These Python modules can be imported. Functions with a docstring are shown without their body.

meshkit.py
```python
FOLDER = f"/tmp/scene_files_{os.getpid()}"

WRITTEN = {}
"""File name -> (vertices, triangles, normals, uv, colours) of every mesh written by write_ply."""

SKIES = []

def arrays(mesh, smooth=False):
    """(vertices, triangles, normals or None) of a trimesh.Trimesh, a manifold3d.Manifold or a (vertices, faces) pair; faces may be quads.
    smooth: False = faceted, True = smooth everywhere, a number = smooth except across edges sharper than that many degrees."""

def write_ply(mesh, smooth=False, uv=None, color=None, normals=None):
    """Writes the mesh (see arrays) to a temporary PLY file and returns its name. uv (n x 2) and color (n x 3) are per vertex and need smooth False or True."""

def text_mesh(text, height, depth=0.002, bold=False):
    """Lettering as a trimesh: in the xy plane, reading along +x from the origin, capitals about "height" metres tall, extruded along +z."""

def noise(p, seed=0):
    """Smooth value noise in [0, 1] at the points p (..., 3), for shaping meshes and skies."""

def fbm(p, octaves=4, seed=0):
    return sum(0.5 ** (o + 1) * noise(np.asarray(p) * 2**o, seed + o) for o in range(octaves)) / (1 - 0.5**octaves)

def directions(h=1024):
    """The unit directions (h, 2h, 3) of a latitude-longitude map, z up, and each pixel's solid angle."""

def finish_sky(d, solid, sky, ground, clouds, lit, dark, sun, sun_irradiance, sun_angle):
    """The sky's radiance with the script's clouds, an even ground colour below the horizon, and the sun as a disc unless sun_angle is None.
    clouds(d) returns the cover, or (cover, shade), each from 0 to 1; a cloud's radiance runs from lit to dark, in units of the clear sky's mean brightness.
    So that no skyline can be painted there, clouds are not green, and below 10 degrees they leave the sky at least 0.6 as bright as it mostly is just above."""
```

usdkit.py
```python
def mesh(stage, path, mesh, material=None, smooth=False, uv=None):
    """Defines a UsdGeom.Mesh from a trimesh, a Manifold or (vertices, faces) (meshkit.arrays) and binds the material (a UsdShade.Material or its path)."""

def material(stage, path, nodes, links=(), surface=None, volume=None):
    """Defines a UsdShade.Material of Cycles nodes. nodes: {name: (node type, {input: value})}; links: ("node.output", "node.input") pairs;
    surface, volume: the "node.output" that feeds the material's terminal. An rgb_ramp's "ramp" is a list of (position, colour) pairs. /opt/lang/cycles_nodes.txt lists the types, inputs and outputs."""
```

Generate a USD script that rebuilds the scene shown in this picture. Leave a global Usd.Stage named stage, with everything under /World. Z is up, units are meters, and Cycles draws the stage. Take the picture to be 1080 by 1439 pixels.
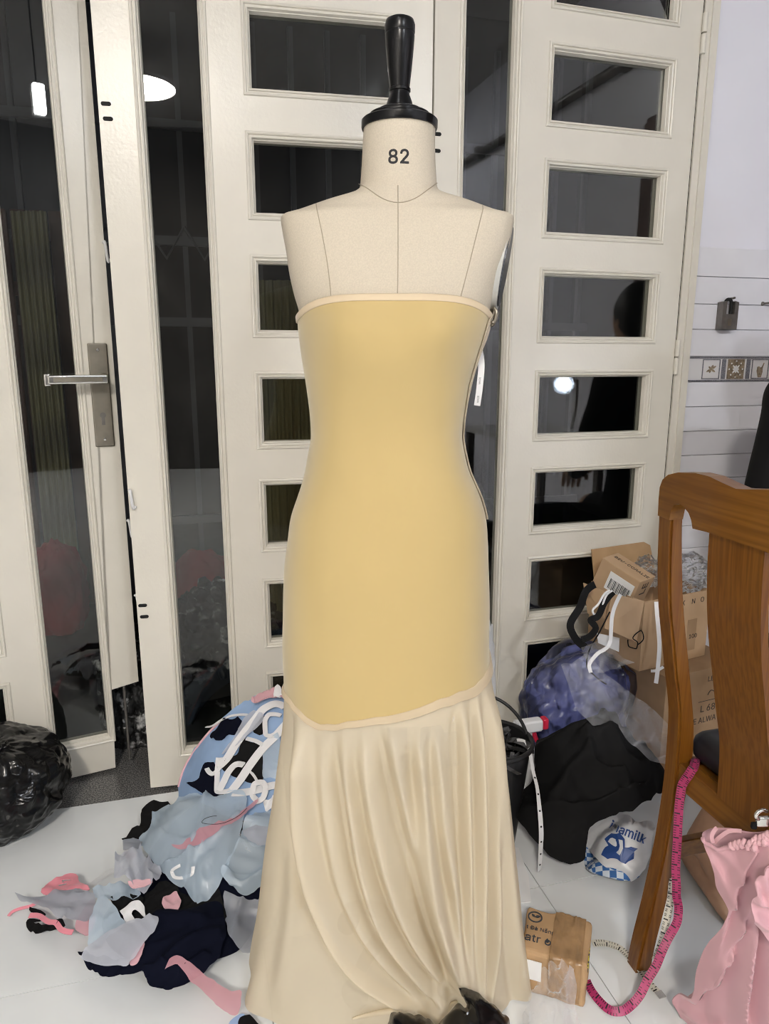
import math, numpy as np, trimesh, usdkit, meshkit, manifold3d as m3
from math import sin, cos, tan, atan, atan2, radians, pi, sqrt, hypot
from pxr import Usd, UsdGeom, Gf, Sdf, Vt, UsdLux
from shapely.geometry import Polygon, Point, LineString
from shapely import contains_xy
from scipy.spatial import Delaunay

stage = Usd.Stage.CreateInMemory()
UsdGeom.SetStageUpAxis(stage, UsdGeom.Tokens.z); UsdGeom.SetStageMetersPerUnit(stage, 1.0)
UsdGeom.Xform.Define(stage, '/World'); UsdGeom.Scope.Define(stage, '/World/Looks')

# ------------------------------------------------------------------ camera, light, exposure
FPX, PITCH, EYE, YAW = 1000.0, atan(0.215), 1.13, radians(15)      # 24 mm-equivalent phone lens, held at 1.13 m
EXPOSURE = 0.66
cam = UsdGeom.Camera.Define(stage, '/World/camera')
R_ = np.array([cos(YAW), -sin(YAW), 0.0]); FW = np.array([sin(YAW), cos(YAW), 0.0])
look = FW * cos(PITCH) - np.array([0, 0, sin(PITCH)]); up_ = np.cross(R_, look)
cam.AddTransformOp().Set(Gf.Matrix4d(*R_, 0, *up_, 0, *(-look), 0, 0, 0, EYE, 1))
cam.CreateHorizontalApertureAttr(36.0); cam.CreateVerticalApertureAttr(36.0 * 1439 / 1080)
cam.CreateFocalLengthAttr(36.0 * FPX / 1080); cam.CreateClippingRangeAttr(Gf.Vec2f(0.05, 60)); cam.CreateExposureAttr(EXPOSURE)
LAMP_W = 150.0            # emission of the round ceiling lamp's diffuser
YARD_W = 28.0            # emission of the dim lamp in the yard
PENDANT_W = 30.0         # emission of the small hanging lamp
TASK_W = 60.0           # emission of the small task lamp
TUBE_W = 150.0            # emission of the tube batten
dome = UsdLux.DomeLight.Define(stage, '/World/night_sky'); dome.CreateIntensityAttr(0.02); dome.CreateColorAttr(Gf.Vec3f(0.6, 0.7, 1.0))

# ------------------------------------------------------------------ helpers
EYEP = np.array([0, 0, EYE])
def ray(px, py):
    a, b = (np.asarray(px, float) - 540) / FPX, -(np.asarray(py, float) - 719.5) / FPX
    c, s = cos(PITCH), sin(PITCH)
    f, z = c + b * s, -s + b * c
    return np.stack([R_[0] * a + FW[0] * f, R_[1] * a + FW[1] * f, z], -1)
def atz(px, py, z=0.0):
    r = ray(px, py); return EYEP + r * ((z - EYE) / r[..., 2])[..., None]
def atd(px, py, D):                      # point at horizontal forward distance D
    r = ray(px, py); return EYEP + r * (np.asarray(D) / (r @ FW))[..., None]
def atx(px, py, x):
    r = ray(px, py); return EYEP + r * (x / r[..., 0])[..., None]
def aty(px, py, y):
    r = ray(px, py); return EYEP + r * (y / r[..., 1])[..., None]

COUNT = {}
def path_for(parent, name):
    k = (parent, name); n = COUNT.get(k, 0); COUNT[k] = n + 1
    return f'{parent}/{name}' + (f'_{n:03d}' if n else '')
class T:                                  # a thing (or a mesh) that parts can hang under
    def __init__(s, path, base): s.path, s.base = path, np.asarray(base, float)
def tagp(p, label=None, cat=None, group=None, kind=None):
    for k, v in (('label', label), ('category', cat), ('group', group), ('kind', kind)):
        if v: p.SetCustomDataByKey(k, v)
def thing(name, label, cat, base=(0, 0, 0), group=None, kind=None):
    x = UsdGeom.Xform.Define(stage, path_for('/World', name)); x.AddTranslateOp().Set(Gf.Vec3d(*map(float, base)))
    tagp(x.GetPrim(), label, cat, group, kind); return T(str(x.GetPath()), base)
def part(parent, name, mesh, mat, smooth=False, label=None, kind=None):
    v, f, n = meshkit.arrays(mesh, False)
    p = path_for(parent.path, name)
    m = usdkit.mesh(stage, p, trimesh.Trimesh(v - parent.base, f, process=False), MAT[mat], smooth)
    tagp(m.GetPrim(), label, None, None, kind); return T(p, parent.base)
ROOT = T('/World', (0, 0, 0))
def solo(name, mesh, mat, label=None, cat=None, smooth=False, group=None, kind=None):
    t = part(ROOT, name, mesh, mat, smooth, None, kind)
    tagp(stage.GetPrimAtPath(t.path), label, cat, group); return t

def cat_(*ms): return trimesh.util.concatenate([tm(m) for m in ms])
def tm(m):
    v, f, _ = meshkit.arrays(m); return trimesh.Trimesh(v, f, process=False)
def box(x0, x1, y0, y1, z0, z1):
    b = trimesh.creation.box((x1 - x0, y1 - y0, z1 - z0)); b.apply_translation(((x0 + x1) / 2, (y0 + y1) / 2, (z0 + z1) / 2)); return b
def rbox(x0, x1, y0, y1, z0, z1, r=0.004, n=8):
    s = m3.Manifold.sphere(r, n)
    return tm(m3.Manifold.batch_hull([s.translate((x, y, z)) for x in (x0 + r, x1 - r) for y in (y0 + r, y1 - r) for z in (z0 + r, z1 - r)]))
def xf(m, ex, ey, ez, o):                 # local axes -> world
    m = tm(m); M = np.eye(4); M[:3, 0], M[:3, 1], M[:3, 2], M[:3, 3] = ex, ey, ez, o
    m.apply_transform(M)
    if np.linalg.det(M[:3, :3]) < 0: m.invert()
    return m
def rotz(m, a, o=(0, 0, 0)):
    return xf(m, (cos(a), sin(a), 0), (-sin(a), cos(a), 0), (0, 0, 1), o)
def prism(poly, depth):                   # polygon in xy, extruded along +z
    if not hasattr(poly, 'geom_type'): poly = Polygon(poly)
    return trimesh.util.concatenate([trimesh.creation.extrude_polygon(g, depth, engine='earcut') for g in getattr(poly, 'geoms', [poly])])
def lathe(prof, n=48):                    # [(r, z)] bottom to top
    a = np.linspace(0, 2 * pi, n, endpoint=False); prof = [(max(r, 1e-4), z) for r, z in prof]
    v = [(r * cos(t), r * sin(t), z) for r, z in prof for t in a]; f = []
    for i in range(len(prof) - 1):
        for j in range(n):
            k = (j + 1) % n; f += [(i * n + j, i * n + k, (i + 1) * n + k), (i * n + j, (i + 1) * n + k, (i + 1) * n + j)]
    f += [(0, k + 1, k) for k in range(1, n - 1)]; b = (len(prof) - 1) * n; f += [(b, b + k, b + k + 1) for k in range(1, n - 1)]
    return trimesh.Trimesh(v, f, process=False)
def spline(pts, n):
    pts = np.asarray(pts, float)
    from scipy.interpolate import PchipInterpolator, CubicSpline
    d = np.r_[0, np.cumsum(np.linalg.norm(np.diff(pts, axis=0), axis=1))]; keep = np.r_[True, np.diff(d) > 1e-9]; pts, d = pts[keep], d[keep]
    if len(pts) < 3: return np.stack([np.interp(np.linspace(0, d[-1], n), d, pts[:, k]) for k in range(pts.shape[1])], 1)
    return PchipInterpolator(d, pts)(np.linspace(0, d[-1], n))
def tube(pts, r, n=8, smooth=0, closed=False):
    p = np.asarray(pts, float)
    if smooth: p = spline(p, smooth)
    N = len(p); t = np.gradient(p, axis=0); t /= np.linalg.norm(t, axis=1)[:, None] + 1e-12
    r = np.broadcast_to(r, N) if np.ndim(r) == 0 else np.interp(np.linspace(0, 1, N), np.linspace(0, 1, len(r)), r); u = np.cross(t[0], [0.3, 0.2, 0.93]); u /= np.linalg.norm(u); v = []
    for i in range(N):
        u = u - t[i] * (u @ t[i]); u /= np.linalg.norm(u) + 1e-12; w = np.cross(t[i], u)
        v += [p[i] + r[i] * (cos(a) * u + sin(a) * w) for a in np.linspace(0, 2 * pi, n, endpoint=False)]
    f = [(i * n + j, i * n + (j + 1) % n, (i + 1) * n + (j + 1) % n, (i + 1) * n + j) for i in range(N - 1) for j in range(n)]
    tri = [(a, b, c) for a, b, c, d in f] + [(a, c, d) for a, b, c, d in f]
    tri += [(0, k + 1, k) for k in range(1, n - 1)]; b = (N - 1) * n; tri += [(b, b + k, b + k + 1) for k in range(1, n - 1)]
    return trimesh.Trimesh(v, tri, process=False)
def ribbon(pts, width, th=0.0012, nrm=None, n=60, twist=None):
    """Flat band along pts; nrm: the direction its face looks to (default: towards the eye side)."""
    p = spline(pts, n); t = np.gradient(p, axis=0); t /= np.linalg.norm(t, axis=1)[:, None] + 1e-12
    if nrm is None: nn = EYEP - p
    else:
        nn = np.asarray(nrm, float); nn = np.broadcast_to(nn, p.shape) if nn.ndim == 1 else spline(nn, n)
    s = np.cross(t, nn); s /= np.linalg.norm(s, axis=1)[:, None] + 1e-12
    for _ in range(3): s[1:-1] = (s[:-2] + s[1:-1] * 2 + s[2:]) / 4
    nn = np.cross(s, t); nn /= np.linalg.norm(nn, axis=1)[:, None] + 1e-12
    w = np.broadcast_to(np.asarray(width, float), (n,)) if np.ndim(width) == 0 else np.interp(np.linspace(0, 1, n), np.linspace(0, 1, len(width)), width)
    a, b = p - s * w[:, None] / 2, p + s * w[:, None] / 2
    v = np.stack([a + nn * th / 2, b + nn * th / 2, b - nn * th / 2, a - nn * th / 2], 1).reshape(-1, 3); f = []
    for i in range(n - 1):
        for j in range(4):
            k = (j + 1) % 4; f += [(i * 4 + j, i * 4 + k, i * 4 + 4 + k), (i * 4 + j, i * 4 + 4 + k, i * 4 + 4 + j)]
    f += [(0, 2, 1), (0, 3, 2), (4 * n - 4, 4 * n - 3, 4 * n - 2), (4 * n - 4, 4 * n - 2, 4 * n - 1)]
    m = trimesh.Trimesh(v, f, process=False); m.fix_normals()
    return m, p, s, nn
def grid(P, closed_u=False):
    """(rows, cols, 3) points -> quads as triangles."""
    r, c = P.shape[:2]; v = P.reshape(-1, 3); f = []
    C = c if closed_u else c - 1
    i, j = np.meshgrid(np.arange(r - 1), np.arange(C), indexing='ij'); k = (j + 1) % c
    a, b, d, e = i * c + j, i * c + k, (i + 1) * c + k, (i + 1) * c + j
    f = np.concatenate([np.stack([a, b, d], -1).reshape(-1, 3), np.stack([a, d, e], -1).reshape(-1, 3)])
    return trimesh.Trimesh(v, f, process=False)
def solid(m, th):
    """Gives a sheet its thickness."""
    m = tm(m); v, f = np.array(m.vertices), np.array(m.faces); n = meshkit.arrays(m, True)[2]; N = len(v)
    e = np.sort(np.concatenate([f[:, [0, 1]], f[:, [1, 2]], f[:, [2, 0]]]), 1); d = np.concatenate([f[:, [0, 1]], f[:, [1, 2]], f[:, [2, 0]]])
    _, inv, cnt = np.unique(e, axis=0, return_inverse=True, return_counts=True); bd = d[cnt[inv.ravel()] == 1]
    side = np.concatenate([np.stack([bd[:, 1], bd[:, 0], bd[:, 0] + N], 1), np.stack([bd[:, 1], bd[:, 0] + N, bd[:, 1] + N], 1)])
    return trimesh.Trimesh(np.vstack([v, v - n * th]), np.vstack([f, f[:, ::-1] + N, side]), process=False)
def outline(pts, step=6, curved=True):
    p = np.asarray(pts, float)
    if curved:                                  # round the corners a little (two Chaikin cuts)
        for _ in range(2):
            q = np.roll(p, -1, 0); p = np.stack([p * 0.8 + q * 0.2, p * 0.2 + q * 0.8], 1).reshape(-1, 2)
    return p
def sheet(pts, surf, step=5.0, curved=True, holes=()):
    """A cloth sheet: the traced outline is filled with a mesh and every vertex is put on the surface surf(px, py) -> points."""
    poly = Polygon(outline(pts, curved=curved), [np.asarray(h, float) for h in holes]).buffer(0)
    if poly.geom_type != 'Polygon': poly = max(poly.geoms, key=lambda g: g.area)
    rings = [poly.exterior] + list(poly.interiors); B = []
    for r in rings:
        k = max(8, int(r.length / step)); B += [r.interpolate(t, normalized=True).coords[0] for t in np.linspace(0, 1, k, endpoint=False)]
    x0, y0, x1, y1 = poly.bounds; inner = poly.buffer(-step * 0.55)
    gx, gy = np.meshgrid(np.arange(x0, x1, step), np.arange(y0, y1, step * 0.87)); gx = gx + (np.arange(len(gx)) % 2)[:, None] * step / 2
    k = contains_xy(inner, gx.ravel(), gy.ravel()); Q = np.vstack([np.array(B), np.stack([gx.ravel()[k], gy.ravel()[k]], 1)])
    tri = Delaunay(Q).simplices; c = Q[tri].mean(1); tri = tri[contains_xy(poly, c[:, 0], c[:, 1])]
    a, b, d = Q[tri[:, 0]], Q[tri[:, 1]], Q[tri[:, 2]]; area = (b[:, 0] - a[:, 0]) * (d[:, 1] - a[:, 1]) - (b[:, 1] - a[:, 1]) * (d[:, 0] - a[:, 0])
    tri = tri[np.abs(area) > 1e-3]; area = area[np.abs(area) > 1e-3]; tri[area > 0] = tri[area > 0][:, ::-1]
    return trimesh.Trimesh(surf(Q[:, 0], Q[:, 1]), tri, process=False)   # faces look at the eye
def march(px, py, H):
    """Where the ray meets the height field H(x, y)."""
    r = ray(px, py); ts = np.linspace(0.75, 2.6, 260); t = np.full(r.shape[:-1], np.nan); prev = None
    for k, tt in enumerate(ts):
        p = EYEP + r * tt; g = p[..., 2] - H(p[..., 0], p[..., 1])
        if prev is not None:
            hit = np.isnan(t) & (g <= 0); w = prev / np.maximum(prev - g, 1e-9)
            t = np.where(hit, ts[k - 1] + w * (tt - ts[k - 1]), t)
        prev = g
    t = np.where(np.isnan(t), 2.0, t); return EYEP + r * t[..., None]
def folds(p2, curves):
    """Sum of fold ridges: curves = [(polyline in px, half width px, height m)]; round ridges with a tight valley on their far side."""
    out = np.zeros(len(p2))
    for line, w, h in curves:
        L = LineString(spline(line, 24)); d = np.array([L.distance(Point(q)) for q in p2]) if len(p2) < 1 else _dist(p2, np.array(L.coords))
        out += h * np.exp(-(d / w) ** 2)
    return out
def _dist(P, C):
    a, b = C[:-1], C[1:]; ab = b - a; L = (ab ** 2).sum(1)
    t = np.clip(((P[:, None] - a) * ab).sum(-1) / np.maximum(L, 1e-9), 0, 1)
    return np.sqrt((((a + t[..., None] * ab) - P[:, None]) ** 2).sum(-1)).min(1)
def text_on(txt, h, o, ex, ey, depth=0.0006, bold=False):
    """Lettering with its lower left corner at o, reading along ex."""
    ex, ey = np.asarray(ex, float), np.asarray(ey, float); ex = ex / np.linalg.norm(ex); ey = ey / np.linalg.norm(ey)
    return xf(meshkit.text_mesh(txt, h, depth, bold), ex, ey, np.cross(ex, ey), o)

# ------------------------------------------------------------------ materials
MAT = {}
def pm(name, col, rough=0.5, metal=0.0, noise=0.0, nscale=20, bump=0.0, bscale=200, col2=None, ramp=(0.35, 0.65), spec=0.5, sheen=0.0, coat=0.0, stretch=None, bdist=0.001, sheen_tint=None, detail=3, emit=None, sss=0):
    nodes = {'p': ('principled_bsdf', dict(base_color=col, roughness=rough, metallic=metal, specular_ior_level=spec, coat_weight=coat))}
    if sheen: nodes['p'][1].update(sheen_weight=sheen, sheen_roughness=0.4, sheen_tint=sheen_tint or (1, 1, 1))
    if emit: nodes['p'][1].update(emission_color=col, emission_strength=emit)
    nodes['tc'] = ('texture_coordinate', {}); links = []; vec = 'tc.object'
    if stretch: nodes['mp'] = ('mapping', dict(scale=stretch)); links += [('tc.object', 'mp.vector')]; vec = 'mp.vector'
    if noise or col2:
        c2 = col2 or tuple(c * (1 - noise) for c in col)
        nodes['n'] = ('noise_texture', dict(scale=nscale, detail=detail)); nodes['r'] = ('rgb_ramp', dict(ramp=[(ramp[0], c2), (ramp[1], col)]))
        links += [(vec, 'n.vector'), ('n.fac', 'r.fac'), ('r.color', 'p.base_color')]
    if bump:
        nodes['bn'] = ('noise_texture', dict(scale=bscale, detail=2)); nodes['b'] = ('bump', dict(strength=bump, distance=bdist))
        links += [(vec, 'bn.vector'), ('bn.fac', 'b.height'), ('b.normal', 'p.normal')]
    MAT[name] = usdkit.material(stage, f'/World/Looks/{name}', nodes, links, surface='p.BSDF')
def sheer(name, col, clear=0.4, trans=0.5, rough=0.6, gloss=0.08, noise=0.0):
    """Thin cloth: part of the light goes straight through, part is scattered back and part scattered on; denser at a glancing angle."""
    nodes = dict(tc=('texture_coordinate', {}), d=('diffuse_bsdf', dict(color=col)), t=('translucent_bsdf', dict(color=col)), g=('glossy_bsdf', dict(color=(1, 1, 1), roughness=0.35)), c=('transparent_bsdf', {}),
                 m1=('mix_closure', dict(fac=trans)), m2=('mix_closure', dict(fac=gloss)), m3=('mix_closure', {}), lw=('layer_weight', dict(blend=0.35)), mr=('map_range', dict(from_min=0, from_max=1, to_min=1 - clear, to_max=1.0, clamp=True)))
    links = [('d.BSDF', 'm1.closure1'), ('t.BSDF', 'm1.closure2'), ('m1.closure', 'm2.closure1'), ('g.BSDF', 'm2.closure2'), ('lw.facing', 'mr.value'), ('mr.result', 'm3.fac'), ('c.BSDF', 'm3.closure1'), ('m2.closure', 'm3.closure2')]
    MAT[name] = usdkit.material(stage, f'/World/Looks/{name}', nodes, links, surface='m3.closure')
def pane(name, tint, rough=0.0, bump=0.0, bscale=40, ior=1.5, bdist=0.02):
    nodes = dict(tc=('texture_coordinate', {}), f=('fresnel', dict(IOR=ior)), t=('transparent_bsdf', dict(color=tint)), g=('glossy_bsdf', dict(color=(1, 1, 1), roughness=rough)), m=('mix_closure', {}))
    links = [('f.fac', 'm.fac'), ('t.BSDF', 'm.closure1'), ('g.BSDF', 'm.closure2')]
    if bump:
        nodes['n'] = ('noise_texture', dict(scale=bscale, detail=2)); nodes['b'] = ('bump', dict(strength=bump, distance=bdist))
        links += [('tc.object', 'n.vector'), ('n.fac', 'b.height'), ('b.normal', 'g.normal'), ('b.normal', 'f.normal')]
    MAT[name] = usdkit.material(stage, f'/World/Looks/{name}', nodes, links, surface='m.closure')

pm('door_paint', (0.70, 0.665, 0.585), 0.28, bump=0.25, bscale=140, bdist=0.0012, noise=0.05, nscale=6)
pm('door_edge', (0.60, 0.56, 0.48), 0.35, noise=0.12, nscale=14)
pm('plaster', (0.76, 0.76, 0.83), 0.75, noise=0.03, nscale=3)
pm('room_white', (0.70, 0.69, 0.68), 0.8)
pm('room_ceiling', (0.42, 0.41, 0.40), 0.8)
pm('room_dark', (0.10, 0.095, 0.09), 0.7, noise=0.5, nscale=2)
for i, c in enumerate([(0.765, 0.79, 0.80), (0.75, 0.775, 0.785), (0.785, 0.805, 0.815)]):
    pm(f'floor_tile_{i}', c, 0.16, noise=0.10, nscale=2.4, detail=6, ramp=(0.38, 0.60), coat=0.1)
pm('grout', (0.30, 0.30, 0.30), 0.9)
pm('wall_tile', (0.75, 0.75, 0.80), 0.3, noise=0.05, nscale=9, detail=5)
pm('listello', (0.66, 0.65, 0.66), 0.35)
pm('listello_line', (0.22, 0.22, 0.25), 0.5, noise=0.5, nscale=420, ramp=(0.45, 0.55))
pm('listello_brown', (0.33, 0.26, 0.18), 0.5, noise=0.5, nscale=150)
pm('granite', (0.20, 0.195, 0.185), 0.25, col2=(0.05, 0.05, 0.052), nscale=260, ramp=(0.42, 0.60))
pane('glass', (0.78, 0.79, 0.77), ior=1.52)
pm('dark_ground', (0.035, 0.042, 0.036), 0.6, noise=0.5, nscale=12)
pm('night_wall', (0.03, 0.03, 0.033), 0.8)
pm('gate_grey', (0.10, 0.105, 0.12), 0.5, metal=0.3)
pm('brown_slat', (0.085, 0.04, 0.028), 0.6)
pm('olive_panel', (0.22, 0.21, 0.11), 0.55)
pm('night_red', (0.30, 0.012, 0.018), 0.6)
pm('nickel', (0.30, 0.27, 0.22), 0.36, metal=0.9, noise=0.25, nscale=18)
pm('chrome', (0.68, 0.66, 0.62), 0.18, metal=1.0)
pm('steel_dark', (0.20, 0.185, 0.17), 0.42, metal=0.7, noise=0.2, nscale=60)
pm('black_gap', (0.006, 0.006, 0.006), 0.8)
pm('black_lacquer', (0.004, 0.004, 0.0045), 0.25, spec=0.3)
pm('linen', (0.575, 0.51, 0.405), 0.85, noise=0.10, nscale=480, bump=0.25, bscale=900, bdist=0.0006)
pm('seam_thread', (0.36, 0.31, 0.23), 0.9)
pm('ink', (0.012, 0.012, 0.014), 0.7)
pm('tan_ink', (0.055, 0.04, 0.03), 0.8)
pm('plate_rim', (0.42, 0.42, 0.40), 0.4)
pm('plate_dark', (0.05, 0.055, 0.065), 0.35, metal=0.5)
pm('cream_band', (0.62, 0.50, 0.34), 0.75, sheen=0.3)
sheer('skirt_cloth', (0.80, 0.705, 0.535), clear=0.24, trans=0.28, gloss=0.03)
pm('side_cream', (0.66, 0.54, 0.38), 0.7, sheen=0.3)
pm('hem_band', (0.52, 0.42, 0.285), 0.75, sheen=0.2)
pm('satin_white', (0.75, 0.75, 0.76), 0.5)
# stretch jersey over a yellow lining: the sheer cream face cloth hides the yellow where it is seen edge-on
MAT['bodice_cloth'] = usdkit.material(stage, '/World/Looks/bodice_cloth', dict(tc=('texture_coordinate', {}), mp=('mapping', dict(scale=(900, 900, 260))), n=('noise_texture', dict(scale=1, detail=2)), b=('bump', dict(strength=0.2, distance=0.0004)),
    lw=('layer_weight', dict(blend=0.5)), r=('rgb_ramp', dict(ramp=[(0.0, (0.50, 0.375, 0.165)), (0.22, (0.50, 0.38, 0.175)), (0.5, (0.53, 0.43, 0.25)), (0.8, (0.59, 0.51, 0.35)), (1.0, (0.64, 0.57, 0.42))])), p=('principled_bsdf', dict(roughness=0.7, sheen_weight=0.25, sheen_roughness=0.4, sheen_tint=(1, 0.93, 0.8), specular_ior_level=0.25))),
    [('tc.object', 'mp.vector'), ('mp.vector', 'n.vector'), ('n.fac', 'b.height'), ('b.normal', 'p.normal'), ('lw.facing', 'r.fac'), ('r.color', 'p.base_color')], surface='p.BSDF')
# oiled wood, grain along z / along y
def wood(name, c1, c2, stretch):
    pm(name, c1, 0.32, col2=c2, nscale=1.0, stretch=stretch, ramp=(0.36, 0.62), detail=4, coat=0.08, spec=0.35, bump=0.08, bscale=1.5, bdist=0.0005)
wood('wood_upright', (0.165, 0.064, 0.007), (0.115, 0.038, 0.0035), (190, 190, 3))
wood('wood_cross', (0.18, 0.074, 0.009), (0.125, 0.045, 0.0045), (60, 4, 130))
pm('seat_vinyl', (0.012, 0.013, 0.018), 0.35, bump=0.2, bscale=60)
for n_, c, c2 in [('card', (0.48, 0.325, 0.195), (0.43, 0.285, 0.165)), ('card_dark', (0.36, 0.235, 0.135), (0.30, 0.19, 0.105)), ('card_warm', (0.46, 0.295, 0.155), (0.40, 0.25, 0.125))]:
    pm(n_, c, 0.8, col2=c2, nscale=14, bump=0.15, bscale=90)
pm('card_edge', (0.40, 0.27, 0.16), 0.9)
pm('tape_brown', (0.36, 0.215, 0.10), 0.28, noise=0.3, nscale=26, bump=0.5, bscale=45, bdist=0.004)
pm('paper_white', (0.78, 0.78, 0.78), 0.7)
pm('black_cloth', (0.0055, 0.0055, 0.006), 0.75, bump=0.3, bscale=500, spec=0.16)
pm('navy_cloth', (0.0035, 0.0045, 0.012), 0.9, bump=0.3, bscale=500, spec=0.08)
pm('black_poly', (0.004, 0.004, 0.0045), 0.20, bump=0.4, bscale=30, bdist=0.004, spec=0.35)
pm('bin_black', (0.012, 0.012, 0.013), 0.4)
pm('blue_bundle', (0.30, 0.44, 0.68), 0.7, noise=0.25, nscale=9, bump=0.3, bscale=30, bdist=0.004)
pm('pink_cloth', (0.60, 0.345, 0.385), 0.7, noise=0.05, nscale=8, sheen=0.25)
pm('pink_light', (0.70, 0.42, 0.46), 0.7)
pm('pink_satin', (0.78, 0.27, 0.33), 0.35, sheen=0.2)
pm('white_tape', (0.74, 0.74, 0.76), 0.75, bump=0.3, bscale=400)
pm('navy_bag', (0.11, 0.13, 0.34), 0.6, noise=0.3, nscale=14)
pm('tape_pink', (0.36, 0.024, 0.115), 0.45)
pm('tape_white', (0.60, 0.58, 0.50), 0.45)
pm('bag_white', (0.62, 0.63, 0.65), 0.35, bump=0.4, bscale=30, bdist=0.004)
pm('bag_blue', (0.02, 0.06, 0.22), 0.4)
pm('bag_print_grey', (0.035, 0.04, 0.05), 0.7)
pm('hazard', (0.55, 0.48, 0.03), 0.5, col2=(0.02, 0.02, 0.02), nscale=160, ramp=(0.48, 0.52), detail=0)
pm('red_plastic', (0.55, 0.015, 0.05), 0.35)
pm('white_plastic', (0.72, 0.72, 0.73), 0.35)
pm('skin', (0.56, 0.34, 0.22), 0.5, noise=0.12, nscale=30, spec=0.4)
pm('nail', (0.52, 0.33, 0.24), 0.35)
pm('hair_black', (0.01, 0.009, 0.008), 0.5)
pm('scrap_mix', (0.10, 0.10, 0.105), 0.7, noise=0.8, nscale=40, ramp=(0.48, 0.56))
sheer('organza_blue', (0.56, 0.68, 0.80), clear=0.26, trans=0.35, gloss=0.035)
sheer('organza_lilac', (0.66, 0.69, 0.78), clear=0.30, trans=0.35, gloss=0.035)
sheer('organza_grey', (0.42, 0.45, 0.52), clear=0.30, trans=0.35, gloss=0.035)
sheer('organza_pink', (0.72, 0.36, 0.42), clear=0.22, trans=0.35, gloss=0.035)
pane('clear_film', (0.95, 0.955, 0.97), rough=0.32, bump=0.5, bscale=38, bdist=0.006, ior=1.5)
sheer('hazy_film', (0.80, 0.81, 0.84), clear=0.93, trans=0.3, gloss=0.25)
sheer('white_film', (0.80, 0.82, 0.84), clear=0.35, trans=0.4, gloss=0.25)
pm('lamp_body', (0.8, 0.8, 0.8), 0.4)
MAT['lamp_glow'] = usdkit.material(stage, '/World/Looks/lamp_glow', dict(e=('emission', dict(color=(1.0, 0.93, 0.84), strength=LAMP_W))), [], surface='e.emission')
MAT['pendant_glow'] = usdkit.material(stage, '/World/Looks/pendant_glow', dict(e=('emission', dict(color=(0.95, 0.97, 1.0), strength=PENDANT_W))), [], surface='e.emission')
MAT['yard_glow'] = usdkit.material(stage, '/World/Looks/yard_glow', dict(e=('emission', dict(color=(0.85, 0.92, 1.0), strength=YARD_W))), [], surface='e.emission')
MAT['task_glow'] = usdkit.material(stage, '/World/Looks/task_glow', dict(e=('emission', dict(color=(0.72, 0.82, 1.0), strength=TASK_W))), [], surface='e.emission')
MAT['tube_glow'] = usdkit.material(stage, '/World/Looks/tube_glow', dict(e=('emission', dict(color=(0.90, 0.94, 1.0), strength=TUBE_W))), [], surface='e.emission')
# blue and white check
MAT['blue_check'] = usdkit.material(stage, '/World/Looks/blue_check', dict(tc=('texture_coordinate', {}), mp=('mapping', dict(scale=(70, 70, 70), rotation=(0, 0, 0.5))), c=('checker_texture', dict(scale=1.0, color1=(0.55, 0.62, 0.70), color2=(0.03, 0.12, 0.34))), p=('principled_bsdf', dict(roughness=0.7))),
    [('tc.object', 'mp.vector'), ('mp.vector', 'c.vector'), ('c.color', 'p.base_color')], surface='p.BSDF')
# crumpled dark film pile seen through the glass
pm('night_foil', (0.020, 0.021, 0.022), 0.25, col2=(0.62, 0.63, 0.64), nscale=26, ramp=(0.30, 0.42), detail=8, bump=1.0, bscale=22, bdist=0.03)
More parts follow.
